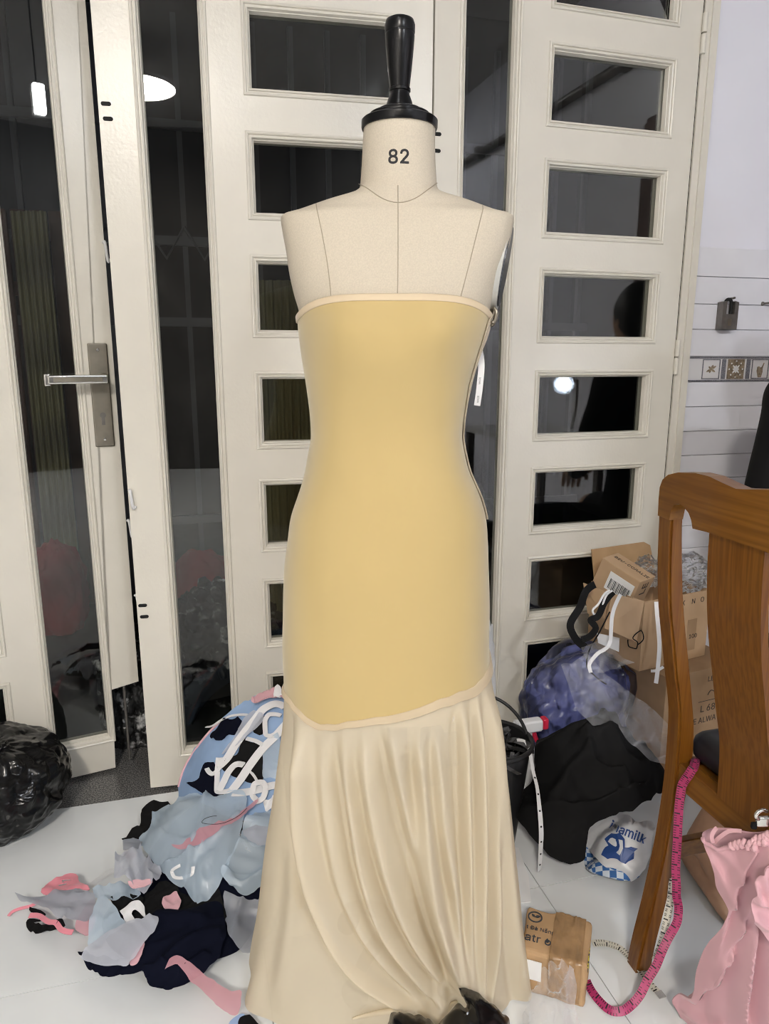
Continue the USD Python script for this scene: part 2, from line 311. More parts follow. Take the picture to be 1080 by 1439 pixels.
# ------------------------------------------------------------------ the setting
WALL_Y = 1.80
def struct(name, mesh, mat, label=None, smooth=False):
    t = part(ROOT, name, mesh, mat, smooth); tagp(stage.GetPrimAtPath(t.path), label, None, None, 'structure'); return t
def struct_x(name, label=None, base=(0, 0, 0)):
    return thing(name, label, None, base, None, 'structure')
# floor: a bed of grout with 60 cm tiles let into it
fl = struct('floor', box(-1.9, 2.6, -4.0, 1.789, -0.10, -0.003), 'grout', 'white glazed floor tiles with faint grey clouding')
rng = np.random.default_rng(4)
for i in range(-4, 4):
    for j in range(-9, 4):
        x0, y0 = 0.678 + 0.6 * i, 0.017 + 0.6 * (j - 0)
        xa, xb, ya, yb = max(x0, -1.9) + 0.001, min(x0 + 0.6, 2.6) - 0.001, max(y0, -4.0) + 0.001, min(y0 + 0.6, 1.789) - 0.001
        if xb - xa < 0.02 or yb - ya < 0.02: continue
        part(fl, 'floor_tile', box(xa, xb, ya, yb, -0.012, 0.0 - 0.0004 * (rng.random() > 0.6)), f'floor_tile_{rng.integers(3)}')
struct('trim_1', box(-1.9, 1.37, 1.790, 2.06, -0.10, 0.0), 'granite', 'speckled grey granite threshold under the doors')
struct('ceiling', box(-1.9, 2.6, -4.0, 2.0, 3.3, 3.4), 'room_ceiling')
struct('wall_left', box(-2.0, -1.9, -4.0, 1.9, 0, 3.3), 'room_white')
struct('wall_right', box(2.6, 2.7, -4.0, 1.95, 0, 3.3), 'plaster')
struct('wall_back', box(-2.0, 2.7, -4.1, -4.0, 0, 3.3), 'room_dark')
struct('trim_2', box(-1.9, 1.37, WALL_Y - 0.03, 1.95, 2.40, 3.3), 'plaster', 'plastered wall above the doors')
wf = struct('wall_front', box(1.37, 2.6, WALL_Y, 1.95, 0, 3.3), 'plaster', 'lavender white plaster wall with white plank tiles below')
# wainscot tiles, one mesh each
zrows = [1.436, 1.357, 1.2825, 1.2125, 1.137]
zlow = [1.065]
while zlow[-1] > 0.0: zlow.append(max(0.0, zlow[-1] - 0.0715))
for rows in (zrows, zlow):
    for a, b in zip(rows[:-1], rows[1:]):
        off = 0.0
        for k in range(3):
            xa, xb = 1.372 + 0.6 * k, min(1.372 + 0.6 * (k + 1), 2.6) - 0.0015
            if xb > xa: part(wf, 'wall_tile', rbox(xa, xb, WALL_Y - 0.0085, WALL_Y + 0.004, b + 0.0008, a - 0.0008, 0.0012, 6), 'wall_tile')
# patterned border
part(wf, 'border_band', box(1.372, 2.6, WALL_Y - 0.008, WALL_Y + 0.004, 1.066, 1.136), 'listello')
for z in (1.1335, 1.0685): part(wf, 'border_bead', box(1.372, 2.6, WALL_Y - 0.0105, WALL_Y - 0.007, z - 0.0022, z + 0.0022), 'listello_line')
yb = WALL_Y - 0.0085
def face_xz(m, x, z, y=yb): return xf(m, (1, 0, 0), (0, 0, 1), (0, -1, 0), (x, y, z))
def ringpoly(w, h, t): return Polygon([(-w, -h), (w, -h), (w, h), (-w, h)], [[(-w + t, -h + t), (w - t, -h + t), (w - t, h - t), (-w + t, h - t)]])
def star(n, r0, r1): return Polygon([((r0 if i % 2 else r1) * cos(pi * i / n), (r0 if i % 2 else r1) * sin(pi * i / n)) for i in range(2 * n)])
def petal(a, l, w): return [(l * t * cos(a) - w * sin(pi * t) * s * sin(a), l * t * sin(a) + w * sin(pi * t) * s * cos(a)) for s, ts in ((1, np.linspace(0, 1, 7)), (-1, np.linspace(1, 0, 7)[1:-1])) for t in ts]
for k in range(6):
    xc, zc = 1.4615 + 0.0852 * k, 1.101
    kind = k % 4
    if kind in (0, 2): part(wf, 'border_frame', face_xz(prism(ringpoly(0.030, 0.0285, 0.0028), 0.001), xc, zc), 'listello_line')
    if kind == 0:
        part(wf, 'border_motif', face_xz(cat_(*[prism(Polygon(petal(a, l, 0.0032)), 0.0008) for a, l in ((0.5, 0.02), (1.1, 0.014), (2.4, 0.012), (3.6, 0.018), (4.3, 0.012), (-0.5, 0.017))]), xc, zc), 'listello_brown')
    elif kind == 1:
        part(wf, 'border_square', face_xz(prism(Polygon([(-.029, -.0285), (.029, -.0285), (.029, .0285), (-.029, .0285)]), 0.0008), xc, zc), 'listello_brown')
        part(wf, 'border_motif', face_xz(cat_(*[prism(Polygon(petal(pi * i / 4, 0.017 if i % 2 else 0.012, 0.0028)), 0.0014) for i in range(8)] + [prism(Point(0.023 * cos(pi * i / 4), 0.023 * sin(pi * i / 4)).buffer(0.0024, 4), 0.0014) for i in range(8)]), xc, zc), 'paper_white')
    elif kind == 2:
        vase = Polygon([(-.005, -.024), (.006, -.024), (.010, -.008), (.009, .002), (.014, .018), (.011, .018), (.006, .006), (.001, .004), (-.004, .008), (-.010, .006), (-.011, -.006)])
        part(wf, 'border_motif', face_xz(prism(vase, 0.001), xc, zc), 'listello_brown')
    else:
        part(wf, 'border_motif', face_xz(cat_(*[prism(Polygon(petal(pi * i / 4 + .2, 0.028, 0.006)), 0.0008) for i in range(8)]), xc, zc), 'listello_brown')
    part(wf, 'border_divider', face_xz(prism(Polygon([(-.007, -.0285), (.007, -.0285), (.007, .0285), (-.007, .0285)]), 0.0008), xc + 0.0428, zc), 'listello_line')

# ---- doors: one leaf = frame with openings, a moulding round each opening, a pane in each
class Leaf:
    def __init__(s, name, o, ang, label):
        s.o, s.u, s.n = np.array([o[0], o[1], 0.0]), np.array([cos(ang), sin(ang), 0]), np.array([sin(ang), -cos(ang), 0])
        s.t = struct_x(name, label, s.o)
    def w(s, m): return xf(m, s.u, (0, 0, 1), s.n, s.o)          # local: x along the leaf, y up, z out of the face into the room
    def p(s, x, z, d=0.0): return s.o + s.u * x + np.array([0, 0, z]) + s.n * d
    def add(s, name, m, mat, smooth=False, label=None, parent=None): return part(parent or s.t, name, s.w(m), mat, smooth, label)
def rect(x0, x1, z0, z1): return [(x0, z0), (x1, z0), (x1, z1), (x0, z1)]
PROFILE = [(-0.0015, 0.0), (0.0, 0.0035), (0.003, 0.0045), (0.0055, 0.003), (0.0065, -0.0005), (0.0085, -0.0005), (0.0095, 0.0025), (0.0125, 0.0015), (0.015, -0.006), (0.0165, -0.0065), (0.0172, -0.012), (0.0182, -0.021)]
def moulding(x0, x1, z0, z1):
    v, f = [], []
    for d, h in PROFILE: v += [(x, z, h) for x, z in rect(x0 + d, x1 - d, z0 + d, z1 - d)]
    for i in range(len(PROFILE) - 1):
        for j in range(4):
            k = (j + 1) % 4; a, b, c, e = i * 4 + j, i * 4 + k, i * 4 + 4 + k, i * 4 + 4 + j; f += [(a, b, c), (a, c, e)]
    m = trimesh.Trimesh(v, f, process=False); return trimesh.Trimesh(m.vertices[m.faces].reshape(-1, 3), np.arange(len(f) * 3).reshape(-1, 3), process=False)
def leaf(name, o, ang, edge, holes, label):
    L = Leaf(name, o, ang, label)
    poly = Polygon(edge, [rect(a + .004, b - .004, c + .004, d - .004) for a, b, c, d in holes])
    fr = prism(poly, 0.040); fr.apply_translation((0, 0, -0.040)); L.add('door_frame', fr, 'door_paint')
    for h in holes:
        L.add('moulding', moulding(*h), 'door_paint')
        L.add('glass_pane', box(h[0] + .010, h[1] - .010, h[2] + .010, h[3] - .010, -0.0245, -0.0205), 'glass')
        back = prism(Polygon(rect(h[0], h[1], h[2], h[3]), [rect(h[0] + .018, h[1] - .018, h[2] + .018, h[3] - .018)]), 0.012); back.apply_translation((0, 0, -0.037)); L.add('glazing_bead', back, 'door_paint')
    return L
TOP = 2.40
A0, AA = (-0.262, 1.934), radians(11.5); B0, AB = (-0.162, 1.807), radians(-4.0); C0, AC = (0.5885, 1.7545), radians(1.5)
rowsA = [0.300, 0.561, 0.822, 1.083, 1.344, 1.605, 1.866, 2.127]
rowsB = [0.297, 0.556, 0.818, 1.083, 1.353, 1.620, 1.884, 2.148]
rowsC = [0.316, 0.567, 0.822, 1.083, 1.344, 1.606, 1.869, 2.130]
def col(rows, x0, x1): return [(x0, x1, max(z - 0.172, 0.06), z + 0.0165) for z in rows]
LA = leaf('door_1', A0, AA, [(-.67, .010), (0, .010), (0, .243), (.0785, .254), (.0785, TOP), (-.67, TOP)], [(-.158, .006, .092, 2.26)] + col(rowsA, -.60, -.2345), 'left door leaf with lever handle, pushed slightly outward')
LB = leaf('door_2', B0, AB, [(0, .010), (.7505, .010), (.7505, TOP), (0, TOP)], [(.0785, .2375, .094, 2.26)] + col(rowsB, .3145, .6785), 'middle door leaf behind the dress form')
LC = leaf('door_3', C0, AC, [(.003, .010), (.733, .010), (.733, TOP), (.003, TOP)], [(.0665, .2255, .094, 2.26)] + col(rowsC, .3005, .6655), 'right door leaf hinged beside the tiled wall')
# jamb beside the right leaf, with its hinges
jb = struct('trim_3', LC.w(cat_(box(.7365, .779, 0, TOP, -0.05, 0.004), box(.757, .779, 0, TOP, 0.004, 0.008))), 'door_paint', 'cream painted door jamb next to the wall')
for z in (1.135, 0.35, 1.95):
    h = part(jb, 'hinge', LC.w(cat_(*[xf(lathe([(0, a), (.0068, a + .001), (.0068, b - .001), (0, b)], 16), (1, 0, 0), (0, 0, 1), (0, -1, 0), (.737, z, .006)) for a, b in ((-.048, -.0015), (.0015, .048))])), 'door_paint', 40)
struct('trim_4', LC.w(box(.7355, .737, 0.01, TOP, -0.045, -0.002)), 'black_gap', 'dark gap between door leaf and jamb')
# bolts' slots and hooks on the meeting edges
for L, pts in ((LB, [(.012, 1.675), (.014, 1.645), (.010, .522), (.012, .492)]), (LC, [(.007, 1.655), (.006, 1.618)])):
    for x, z in pts:
        s_ = xf(m3.Manifold.batch_hull([m3.Manifold.cylinder(.0012, .0042, .0042, 12).translate((dx, 0, 0)) for dx in (-.006, .007)]), (1, 0, 0), (0, 1, 0), (0, 0, 1), (x + .004, z, 0))
        L.add('bolt_slot', s_, 'black_gap')
for L, x, z in ((LA, .076, 1.385), (LB, .004, .795), (LA, .082, .69), (LA, .0865, .482)):
    L.add('hook', tube([(x, z + .022, .002), (x + .002, z + .024, .008), (x + .004, z + .010, .011), (x + .006, z - .014, .011), (x + .008, z - .022, .007), (x + .012, z - .016, .005)], .0036, 8, 18), 'white_plastic', 40)
# bottom corner of the left leaf's astragal is gone; a shoot bolt hangs there
LA.add('shoot_bolt', tube([(.040, .245, -.012), (.040, .02, -.012)], .004, 8), 'steel_dark', 40)
# lever handle on the left leaf
pl = LA.add('handle_plate', xf(rbox(.0195, .0655, .911, 1.168, 0, .0075, .0028, 10), (1, 0, 0), (0, 1, 0), (0, 0, 1), (0, 0, 0)), 'nickel', 30)
for z in (1.152, .930): LA.add('screw', xf(lathe([(0, 0), (.0042, .0), (.0036, .0014), (0, .0016)], 14), (1, 0, 0), (0, 1, 0), (0, 0, 1), (.0425, z, .0075)), 'chrome', 30, None, pl)
LA.add('rose', xf(lathe([(0, 0), (.0135, 0), (.0135, .008), (.009, .012), (.009, .046), (0, .046)], 24), (1, 0, 0), (0, 1, 0), (0, 0, 1), (.050, 1.0815, .0075)), 'nickel', 30, None, pl)
LA.add('keyhole', xf(prism(Point(0, .006).buffer(.0062, 8).union(Polygon([(-.0032, .004), (.0032, .004), (.0032, -.018), (-.0032, -.018)])).buffer(.0008), .0012), (1, 0, 0), (0, 1, 0), (0, 0, 1), (.0425, .985, .0075)), 'steel_dark', False, None, pl)
lv = LA.add('lever', cat_(rbox(-.078, .058, 1.0705, 1.0925, .046, .060, .004, 10), xf(rbox(-.086, -.070, 1.066, 1.096, .040, .056, .004, 10), (1, 0, 0), (0, 1, 0), (0, 0, 1), (0, 0, 0))), 'chrome', 30, 'chrome lever with inset band')
LA.add('lever_inlay', box(-.066, .044, 1.0765, 1.0865, .0598, .0608), 'nickel', False, None, lv)

# ---- outside, dark: yard, folding gate, slats, olive panels
struct('wall_outside', cat_(box(-3.2, 3.0, 5.2, 5.3, -0.1, 3.6), box(-3.2, 3.0, 1.96, 5.2, 3.45, 3.55), box(2.9, 3.0, 1.96, 5.2, -0.1, 3.5), box(-3.3, -3.2, 1.96, 5.2, -0.1, 3.5)), 'night_wall')
struct('floor_outside', box(-3.2, 3.0, 2.06, 5.2, -0.12, -0.02), 'dark_ground')
g = thing('folding_gate', 'grey steel folding gate with scissor bars standing in the dark yard behind the glass doors', 'gate', (-1.0, 3.6, -0.02))
for i in range(26):
    x = -2.2 + 0.17 * i; part(g, 'bar', box(x - .012, x + .012, 3.59, 3.62, -0.02, 2.6), 'gate_grey')
for z in (0.35, 1.30, 1.66, 2.15): part(g, 'rail', box(-2.25, 2.1, 3.575, 3.60, z - .02, z + .02), 'gate_grey')
for i in range(25):
    x = -2.2 + 0.17 * i; part(g, 'scissor_bar', tube([(x, 3.57, 1.72), (x + .085, 3.57, 1.58), (x + .17, 3.57, 1.72)], .007, 6), 'gate_grey')
g = thing('slat_shutter', 'dark brown slatted shutter beyond the left door glass', 'shutter', (-0.9, 3.5, -0.02))
for i in range(14): part(g, 'slat', rbox(-1.45 + .075 * i, -1.39 + .075 * i, 3.50, 3.53, -0.02, 1.75, .006, 6), 'brown_slat')
part(g, 'rail', box(-1.48, -0.38, 3.53, 3.55, 1.40, 1.46), 'brown_slat')
def ribbed(x0, y0, x1, y1, z1, n):
    t = np.linspace(0, 1, n); w = np.array([.016 if i % 4 in (1, 2) else 0 for i in range(n)])
    p = [(x0 + (x1 - x0) * k, y0 + (y1 - y0) * k - d) for k, d in zip(t, w)]; return prism(p + [(x1, y1 + .03), (x0, y0 + .03)], z1)
g = thing('corrugated_panel', 'olive green ribbed panel standing outside behind the glass of the left door', 'panel', (-0.60, 3.38, -0.02))
part(g, 'panel_sheet', ribbed(-.674, 3.39, -.535, 3.353, 1.72, 21), 'olive_panel')
g = thing('corrugated_panel', 'olive green ribbed panel standing outside behind the middle door panes', 'panel', (0.40, 3.1, -0.02))
part(g, 'panel_sheet', ribbed(.20, 3.15, .56, 3.06, 1.45, 45), 'olive_panel')
def lump(c, r, amp, seed, sc=6.0, n=4, ridged=False, floor=None, sq=1.0):
    s = trimesh.creation.icosphere(n); v = np.array(s.vertices)
    d = meshkit.fbm(v * sc * .5 + 7, 4, seed) - .5
    if ridged: d = -np.abs(d) * 2 + .25
    e = np.sign(v) * np.abs(v) ** sq
    v = e * np.array(r) * (1 + amp * d)[:, None] + np.array(c)
    if floor is not None: v[:, 2] = np.where(v[:, 2] < floor, floor + (v[:, 2] - floor) * .02, v[:, 2])
    return trimesh.Trimesh(v, s.faces, process=False)
solo('cloth_bundle', lump((-.60, 3.18, .14), (.12, .10, .24), .5, 3, floor=-.02), 'night_red', 'dark red cloth bundle on the ground outside the left door', 'bundle', 40)
solo('cloth_bundle', lump((.0, 3.05, .16), (.14, .10, .17), .5, 5, floor=-.02), 'night_red', 'dark red cloth bundle outside seen through the narrow pane of the middle door', 'bundle', 40)
solo('film_heap', lump((.05, 2.40, .11), (.21, .14, .27), .7, 9, 9, 5, floor=-.02), 'night_foil', 'heap of crumpled dark plastic film outside by the gap between the doors', 'heap', 40)
solo('film_heap', lump((-.20, 2.12, .13), (.115, .10, .24), .6, 19, 9, 5, floor=-.02), 'night_foil', 'crumpled dark film showing through the missing corner of the left door', 'heap', 40)
b1 = ribbon([(-.06, 2.18, .085), (.05, 2.17, .10), (.15, 2.18, .115), (.30, 2.24, .16)], .055, .004)[0]
solo('strap', b1, 'black_gap', 'wide black strap across the crumpled film heap outside', 'strap')
solo('pile', lump((.95, 2.6, .3), (.3, .2, .35), .6, 12, floor=-.02), 'dark_ground', 'dark covered pile outside the right door', 'pile', 40)

# ---- lamps of the room (behind the photographer; their mirror images show in the door glass)
def from_cam(x, y): return R_[:2] * x + FW[:2] * y
lx, ly = from_cam(-0.24, -2.28)
lt = thing('ceiling_lamp', 'round white ceiling lamp hanging behind the viewer, mirrored in the middle door glass', 'lamp', (lx, ly, 3.02))
LAMP_R = 0.27
part(lt, 'lamp_housing', xf(lathe([(0, .09), (.10, .09), (LAMP_R + .012, .02), (LAMP_R + .012, 0), (LAMP_R + .004, -.004), (LAMP_R + .002, .012), (0, .014)][::-1], 64), (1, 0, 0), (0, 1, 0), (0, 0, 1), (lx, ly, 3.02)), 'lamp_body', 30)
part(lt, 'diffuser', xf(lathe([(0, -.012), (LAMP_R * .8, -.010), (LAMP_R, 0), (LAMP_R, .008), (0, .010)], 64), (1, 0, 0), (0, 1, 0), (0, 0, 1), (lx, ly, 3.02)), 'lamp_glow', 30)
part(lt, 'stem', tube([(lx, ly, 3.10), (lx, ly, 3.3)], .012, 12), 'lamp_body', 30)
tx, ty = from_cam(1.80, -2.51)
tt = thing('panel_lamp', 'white rectangular panel lamp under the ceiling behind the viewer', 'lamp', (tx, ty, 3.27))
part(tt, 'lamp_housing', rbox(tx - .02, tx + .40, ty - .17, ty + .17, 3.26, 3.30, .01), 'lamp_body')
part(tt, 'diffuser', rbox(tx, tx + .38, ty - .15, ty + .15, 3.245, 3.262, .006), 'tube_glow')

pn_ = np.array([.045, .60, 2.135]); pl2 = thing('pendant_lamp', 'small narrow white lamp hanging on a cord, mirrored in the left door glass', 'lamp', pn_)
part(pl2, 'lamp_housing', rbox(pn_[0] - .024, pn_[0] + .024, pn_[1] - .055, pn_[1] - .035, 2.075, 2.195, .006), 'lamp_body')
part(pl2, 'diffuser', rbox(pn_[0] - .022, pn_[0] + .022, pn_[1] - .036, pn_[1] - .005, 2.08, 2.19, .006), 'pendant_glow')
part(pl2, 'cord', tube([(pn_[0], pn_[1] - .045, 2.19), (pn_[0], pn_[1] - .045, 3.3)], .003, 8), 'black_gap')
yl = thing('yard_lamp', 'small lamp under the roof of the dark yard outside', 'lamp', (-1.2, 4.2, 3.4))
part(yl, 'lamp_housing', xf(lathe([(0, 0), (.14, 0), (.12, .06), (0, .06)], 32), (1, 0, 0), (0, 1, 0), (0, 0, 1), (-1.2, 4.2, 3.39)), 'lamp_body', 30)
part(yl, 'diffuser', xf(lathe([(0, -.03), (.09, -.02), (.11, 0), (0, 0)], 32), (1, 0, 0), (0, 1, 0), (0, 0, 1), (-1.2, 4.2, 3.388)), 'yard_glow', 30)
solo('wall_pipe', cat_(tube([(2.56, -3.4, 2.75), (2.56, .2, 2.75)], .03, 12), box(2.53, 2.6, -.32, -.26, 2.72, 2.80), box(2.53, 2.6, -2.2, -2.14, 2.72, 2.80)), 'steel_dark', 'dark pipe running along the right wall behind the viewer, mirrored in the right door', 'pipe', 40)
wd = thing('wardrobe', 'dark wooden wardrobe against the right wall, mirrored in the right door panes', 'wardrobe', (2.4, .85, 0))
part(wd, 'body', rbox(2.24, 2.598, .38, 1.35, 0, 2.25, .006), 'brown_slat')
for y in (.39, .868):
    d_ = part(wd, 'door', rbox(2.222, 2.242, y, y + .472, .05, 2.22, .004), 'brown_slat'); part(d_, 'handle', tube([(2.215, y + (.44 if y < .5 else .03), 1.0), (2.205, y + (.44 if y < .5 else .03), 1.08), (2.215, y + (.44 if y < .5 else .03), 1.16)], .006, 8, 12), 'chrome', True)
# task lamp on a sewing table to the right of the picture; its light falls on the tiled wall and shows in the right door
tb = thing('sewing_table', 'white topped sewing table standing to the right of the wooden chair', 'table', (1.9, .10, 0))
part(tb, 'table_top', rbox(1.62, 2.18, -.30, .36, .72, .75, .006), 'lamp_body')
for x in (1.66, 2.14):
    for y in (-.26, .32): part(tb, 'leg', rbox(x - .02, x + .02, y - .02, y + .02, 0, .725, .004), 'steel_dark')
tl = thing('task_lamp', 'small white task lamp standing on the sewing table', 'lamp', (1.99, .27, .75))
LX = lambda m: xf(m, (1, 0, 0), (0, 1, 0), (0, 0, 1), (1.99, .27, 0))
part(tl, 'lamp_base', LX(lathe([(0, .75), (.06, .75), (.06, .762), (.012, .772), (0, .772)], 32)), 'lamp_body', 30)
part(tl, 'lamp_arm', tube([(1.99, .27, .765), (2.02, .26, .92), (2.02, .26, 1.02), (1.96, .27, 1.01)], .008, 10, 30), 'chrome', True)
hd_ = np.array([-.50, .78, -.28]); hd_ /= np.linalg.norm(hd_); hu_ = np.cross(hd_, (0, 0, 1)); hu_ /= np.linalg.norm(hu_); hv_ = np.cross(hd_, hu_)
part(tl, 'lamp_head', xf(lathe([(0, -.05), (.02, -.05), (.055, 0), (.053, 0), (.018, -.044), (0, -.046)], 32), hu_, hv_, hd_, (1.93, .275, 1.0)), 'lamp_body', 30)
part(tl, 'diffuser', xf(lathe([(0, -.012), (.036, -.010), (.036, -.004), (0, -.002)], 32), hu_, hv_, hd_, (1.93, .275, 1.0)), 'task_glow', 30)
# ------------------------------------------------------------------ dress form
AX = np.array([0.319, 1.105, 0.0]); ER, EF = R_, -FW                  # ER: to the viewer's right, EF: the front
TAB = np.array([  # z, centre, half width, front depth, back depth, exponent
    (1.464, 0, .0530, .053, .053, 2.0), (1.425, -.001, .0545, .054, .054, 2.0), (1.391, -.001, .0570, .057, .058, 2.0), (1.381, -.001, .0585, .0585, .062, 2.0), (1.374, -.002, .066, .0600, .066, 2.0),
    (1.361, -.003, .110, .065, .074, 2.1), (1.346, -.004, .154, .072, .082, 2.3), (1.3395, -.003, .1735, .076, .085, 2.7), (1.335, -.003, .1750, .078, .086, 2.9), (1.322, -.003, .1735, .083, .09, 2.9), (1.295, -.003, .1690, .090, .095, 2.8), (1.253, -.007, .160, .101, .098, 2.4),
    (1.221, -.008, .152, .110, .098, 2.25), (1.200, -.007, .147, .115, .097, 2.2), (1.168, -.009, .1425, .120, .094, 2.15), (1.135, -.013, .135, .118, .09, 2.1), (1.091, -.016, .126, .106, .085, 2.1), (1.034, -.018, .1185, .093, .080, 2.1),
    (1.011, -.019, .117, .091, .080, 2.1), (.977, -.019, .123, .092, .083, 2.1), (.953, -.018, .1285, .094, .088, 2.15), (.918, -.015, .142, .099, .097, 2.2), (.870, -.016, .157, .104, .108, 2.2), (.834, -.017, .1615, .107, .115, 2.2),
    (.784, -.019, .1665, .110, .12, 2.2), (.721, -.019, .170, .111, .122, 2.2), (.657, -.020, .172, .112, .12, 2.2), (.604, -.018, .174, .113, .118, 2.2), (.557, -.015, .176, .114, .116, 2.2)])[::-1]
from scipy.interpolate import PchipInterpolator
TABI = PchipInterpolator(TAB[:, 0], TAB[:, 1:])
def bust(x, z):
    return sum(.014 * np.exp(-(((x - s * .068) / .045) ** 2 + ((z - 1.172) / .042) ** 2)) for s in (-1, 1))
def form_pt(phi, z, off=0.0):
    """Point on the form: phi = 0 at the front, pi/2 at the viewer's right side."""
    phi, z = np.broadcast_arrays(np.asarray(phi, float), np.asarray(z, float))
    c, hw, bf, bb, ex = np.moveaxis(TABI(z), -1, 0)
    sx, cx = np.sin(phi), np.cos(phi); k = 2 / ex
    x = np.sign(sx) * np.abs(sx) ** k; y = np.sign(cx) * np.abs(cx) ** k
    X = (hw + off) * x; Y = np.where(y > 0, bf + off, bb + off) * y
    Y = Y + bust(X, z) * np.clip(y, 0, 1) ** 0.5 * (y > 0)
    return AX + (c + X)[..., None] * ER + Y[..., None] * EF + z[..., None] * np.array([0, 0, 1.0])
def form_front(x, z, off=0.0):            # front surface at sideways offset x from the centre line
    c, hw, bf, bb, ex = np.moveaxis(TABI(np.asarray(z, float)), -1, 0)
    s = np.clip(np.abs((x - c) / (hw + off)), 0, .9995); y = (1 - s ** ex) ** (1 / ex)
    Y = (bf + off) * y + bust(x - c, z) * y ** 0.5
    return AX + np.asarray(x)[..., None] * ER + Y[..., None] * EF + np.asarray(z, float)[..., None] * np.array([0, 0, 1.0])
form = thing('dress_form', 'linen covered dress form with black turned neck knob, standing inside the yellow dress', 'dress form', (AX[0], AX[1], 0))
PH = np.linspace(-pi, pi, 120, endpoint=False)
zs = np.r_[np.linspace(.557, 1.32, 70), np.linspace(1.324, 1.395, 30), np.linspace(1.40, 1.464, 6)]
bodyP = form_pt(PH[None, :], zs[:, None])
bm = grid(bodyP, True); n = len(PH); top = len(zs) * n
caps = [(0, k, k + 1) for k in range(1, n - 1)] + [(top - n, top - n + k + 1, top - n + k) for k in range(1, n - 1)]
bm = trimesh.Trimesh(bm.vertices, np.vstack([bm.faces, caps]), process=False)
if bm.volume < 0: bm.invert()
body = part(form, 'torso', bm, 'linen', 50, 'natural linen covered torso with neck')
up3 = lambda m: xf(m, ER, -EF, (0, 0, 1), AX)
cap = part(form, 'neck_cap', up3(lathe([(0, 1.462), (.0555, 1.462), (.0565, 1.465), (.0565, 1.4730), (.0545, 1.4748), (.0455, 1.4750), (.0458, 1.4765), (.0458, 1.4805), (.0445, 1.4820), (.0335, 1.4822), (.0338, 1.4835), (.0338, 1.4868), (.0325, 1.4880), (.020, 1.4885), (0, 1.4885)], 56)), 'black_lacquer', 25)
part(form, 'neck_knob', up3(lathe([(0, 1.486), (.0205, 1.487), (.0205, 1.491), (.0185, 1.499), (.0150, 1.508), (.0145, 1.5125), (.0160, 1.513), (.0162, 1.5165), (.0145, 1.5175), (.0150, 1.522), (.0178, 1.545), (.0205, 1.572), (.0215, 1.586), (.0208, 1.589), (.0218, 1.590), (.0220, 1.600), (.0200, 1.606), (.0150, 1.6085), (0, 1.609)], 40)), 'black_lacquer', 45)
# number on the neck
num = meshkit.text_mesh('82', .0185, .0006, True); num.apply_translation((-num.bounds[:, 0].mean(), 0, 0)); v = np.array(num.vertices)
P_ = form_front(v[:, 0] - .002, np.full(len(v), 0) + 1.4025 + v[:, 1]) + v[:, 2:3] * EF
part(form, 'size_number', trimesh.Trimesh(P_, num.faces, process=False), 'ink', False, 'black size number 82 on the neck')
def seam(xz, r=.0007): return tube(form_front(*np.asarray(spline(xz, 40)).T, .0003), r, 6)
part(form, 'seam', seam([(-.003, 1.372), (-.003, 1.30), (-.004, 1.215)]), 'seam_thread')
part(form, 'seam', seam([(-.122, 1.352), (-.111, 1.305), (-.103, 1.26), (-.098, 1.215)]), 'seam_thread')
part(form, 'seam', seam([(.122, 1.352), (.108, 1.30), (.098, 1.26), (.086, 1.215)]), 'seam_thread')
xs_ = np.linspace(-.0585, .0585, 50); part(form, 'seam', tube(form_front(xs_ - .002, 1.347 + .040 * (xs_ / .0585) ** 2, .0005), .0007, 6), 'seam_thread')
# arm plates: pale rim and dark face, set into the shoulder ends
def arm_plate(side, turn):
    zc, c = 1.268, side * (.158 if side > 0 else .138)
    nrm = ER * side * cos(turn) + EF * sin(turn) - np.array([0, 0, .16]); nrm /= np.linalg.norm(nrm)
    uz = np.array([0, 0, 1.0]) - nrm * nrm[2]; uz /= np.linalg.norm(uz); uy = np.cross(nrm, uz)
    o = AX + ER * c + EF * .004 + np.array([0, 0, zc])
    def ell(a, b, d0, d1):
        m = prism(Polygon([(a * cos(t), b * sin(t)) for t in np.linspace(0, 2 * pi, 48, endpoint=False)]), d1 - d0); m.apply_translation((0, 0, d0)); return xf(m, uy, uz, nrm, o)
    p = part(form, 'arm_plate', ell(.046, .066, -.03, .004), 'plate_rim', 30, 'pale rimmed arm plate')
    part(p, 'plate_face', ell(.040, .058, .003, .0062), 'plate_dark', False)
arm_plate(1, radians(13)); arm_plate(-1, radians(-8))
# stand under the skirt
part(form, 'pole', up3(lathe([(0, .07), (.018, .07), (.018, .58), (0, .58)], 20)), 'steel_dark', 30)
part(form, 'hip_plate', up3(lathe([(0, .553), (.085, .553), (.085, .559), (0, .559)], 40)), 'steel_dark', 30)
for k in range(4):
    a = k * pi / 2 + .9; d = ER * sin(a) + EF * cos(a)
    f_ = part(form, 'foot', tube([AX + (0, 0, .10), AX + d * .07 + (0, 0, .085), AX + d * .12 + (0, 0, .058)], [.017, .014, .010], 10, 12), 'steel_dark', 40)
    part(f_, 'castor', xf(lathe([(0, -.011), (.022, -.011), (.025, -.006), (.025, .006), (.022, .011), (0, .011)], 20), np.cross(d, (0, 0, 1)), (0, 0, 1), d, AX + d * .12 + (0, 0, .027)), 'black_lacquer', 35)
tg = AX + EF * .096 + ER * .055
part(form, 'height_screw', cat_(rbox(tg[0] - .018, tg[0] + .018, tg[1] - .01, tg[1] + .01, .445, .545, .004), rbox(tg[0] + .012, tg[0] + .048, tg[1] - .01, tg[1] + .01, .475, .53, .004)), 'steel_dark', False)
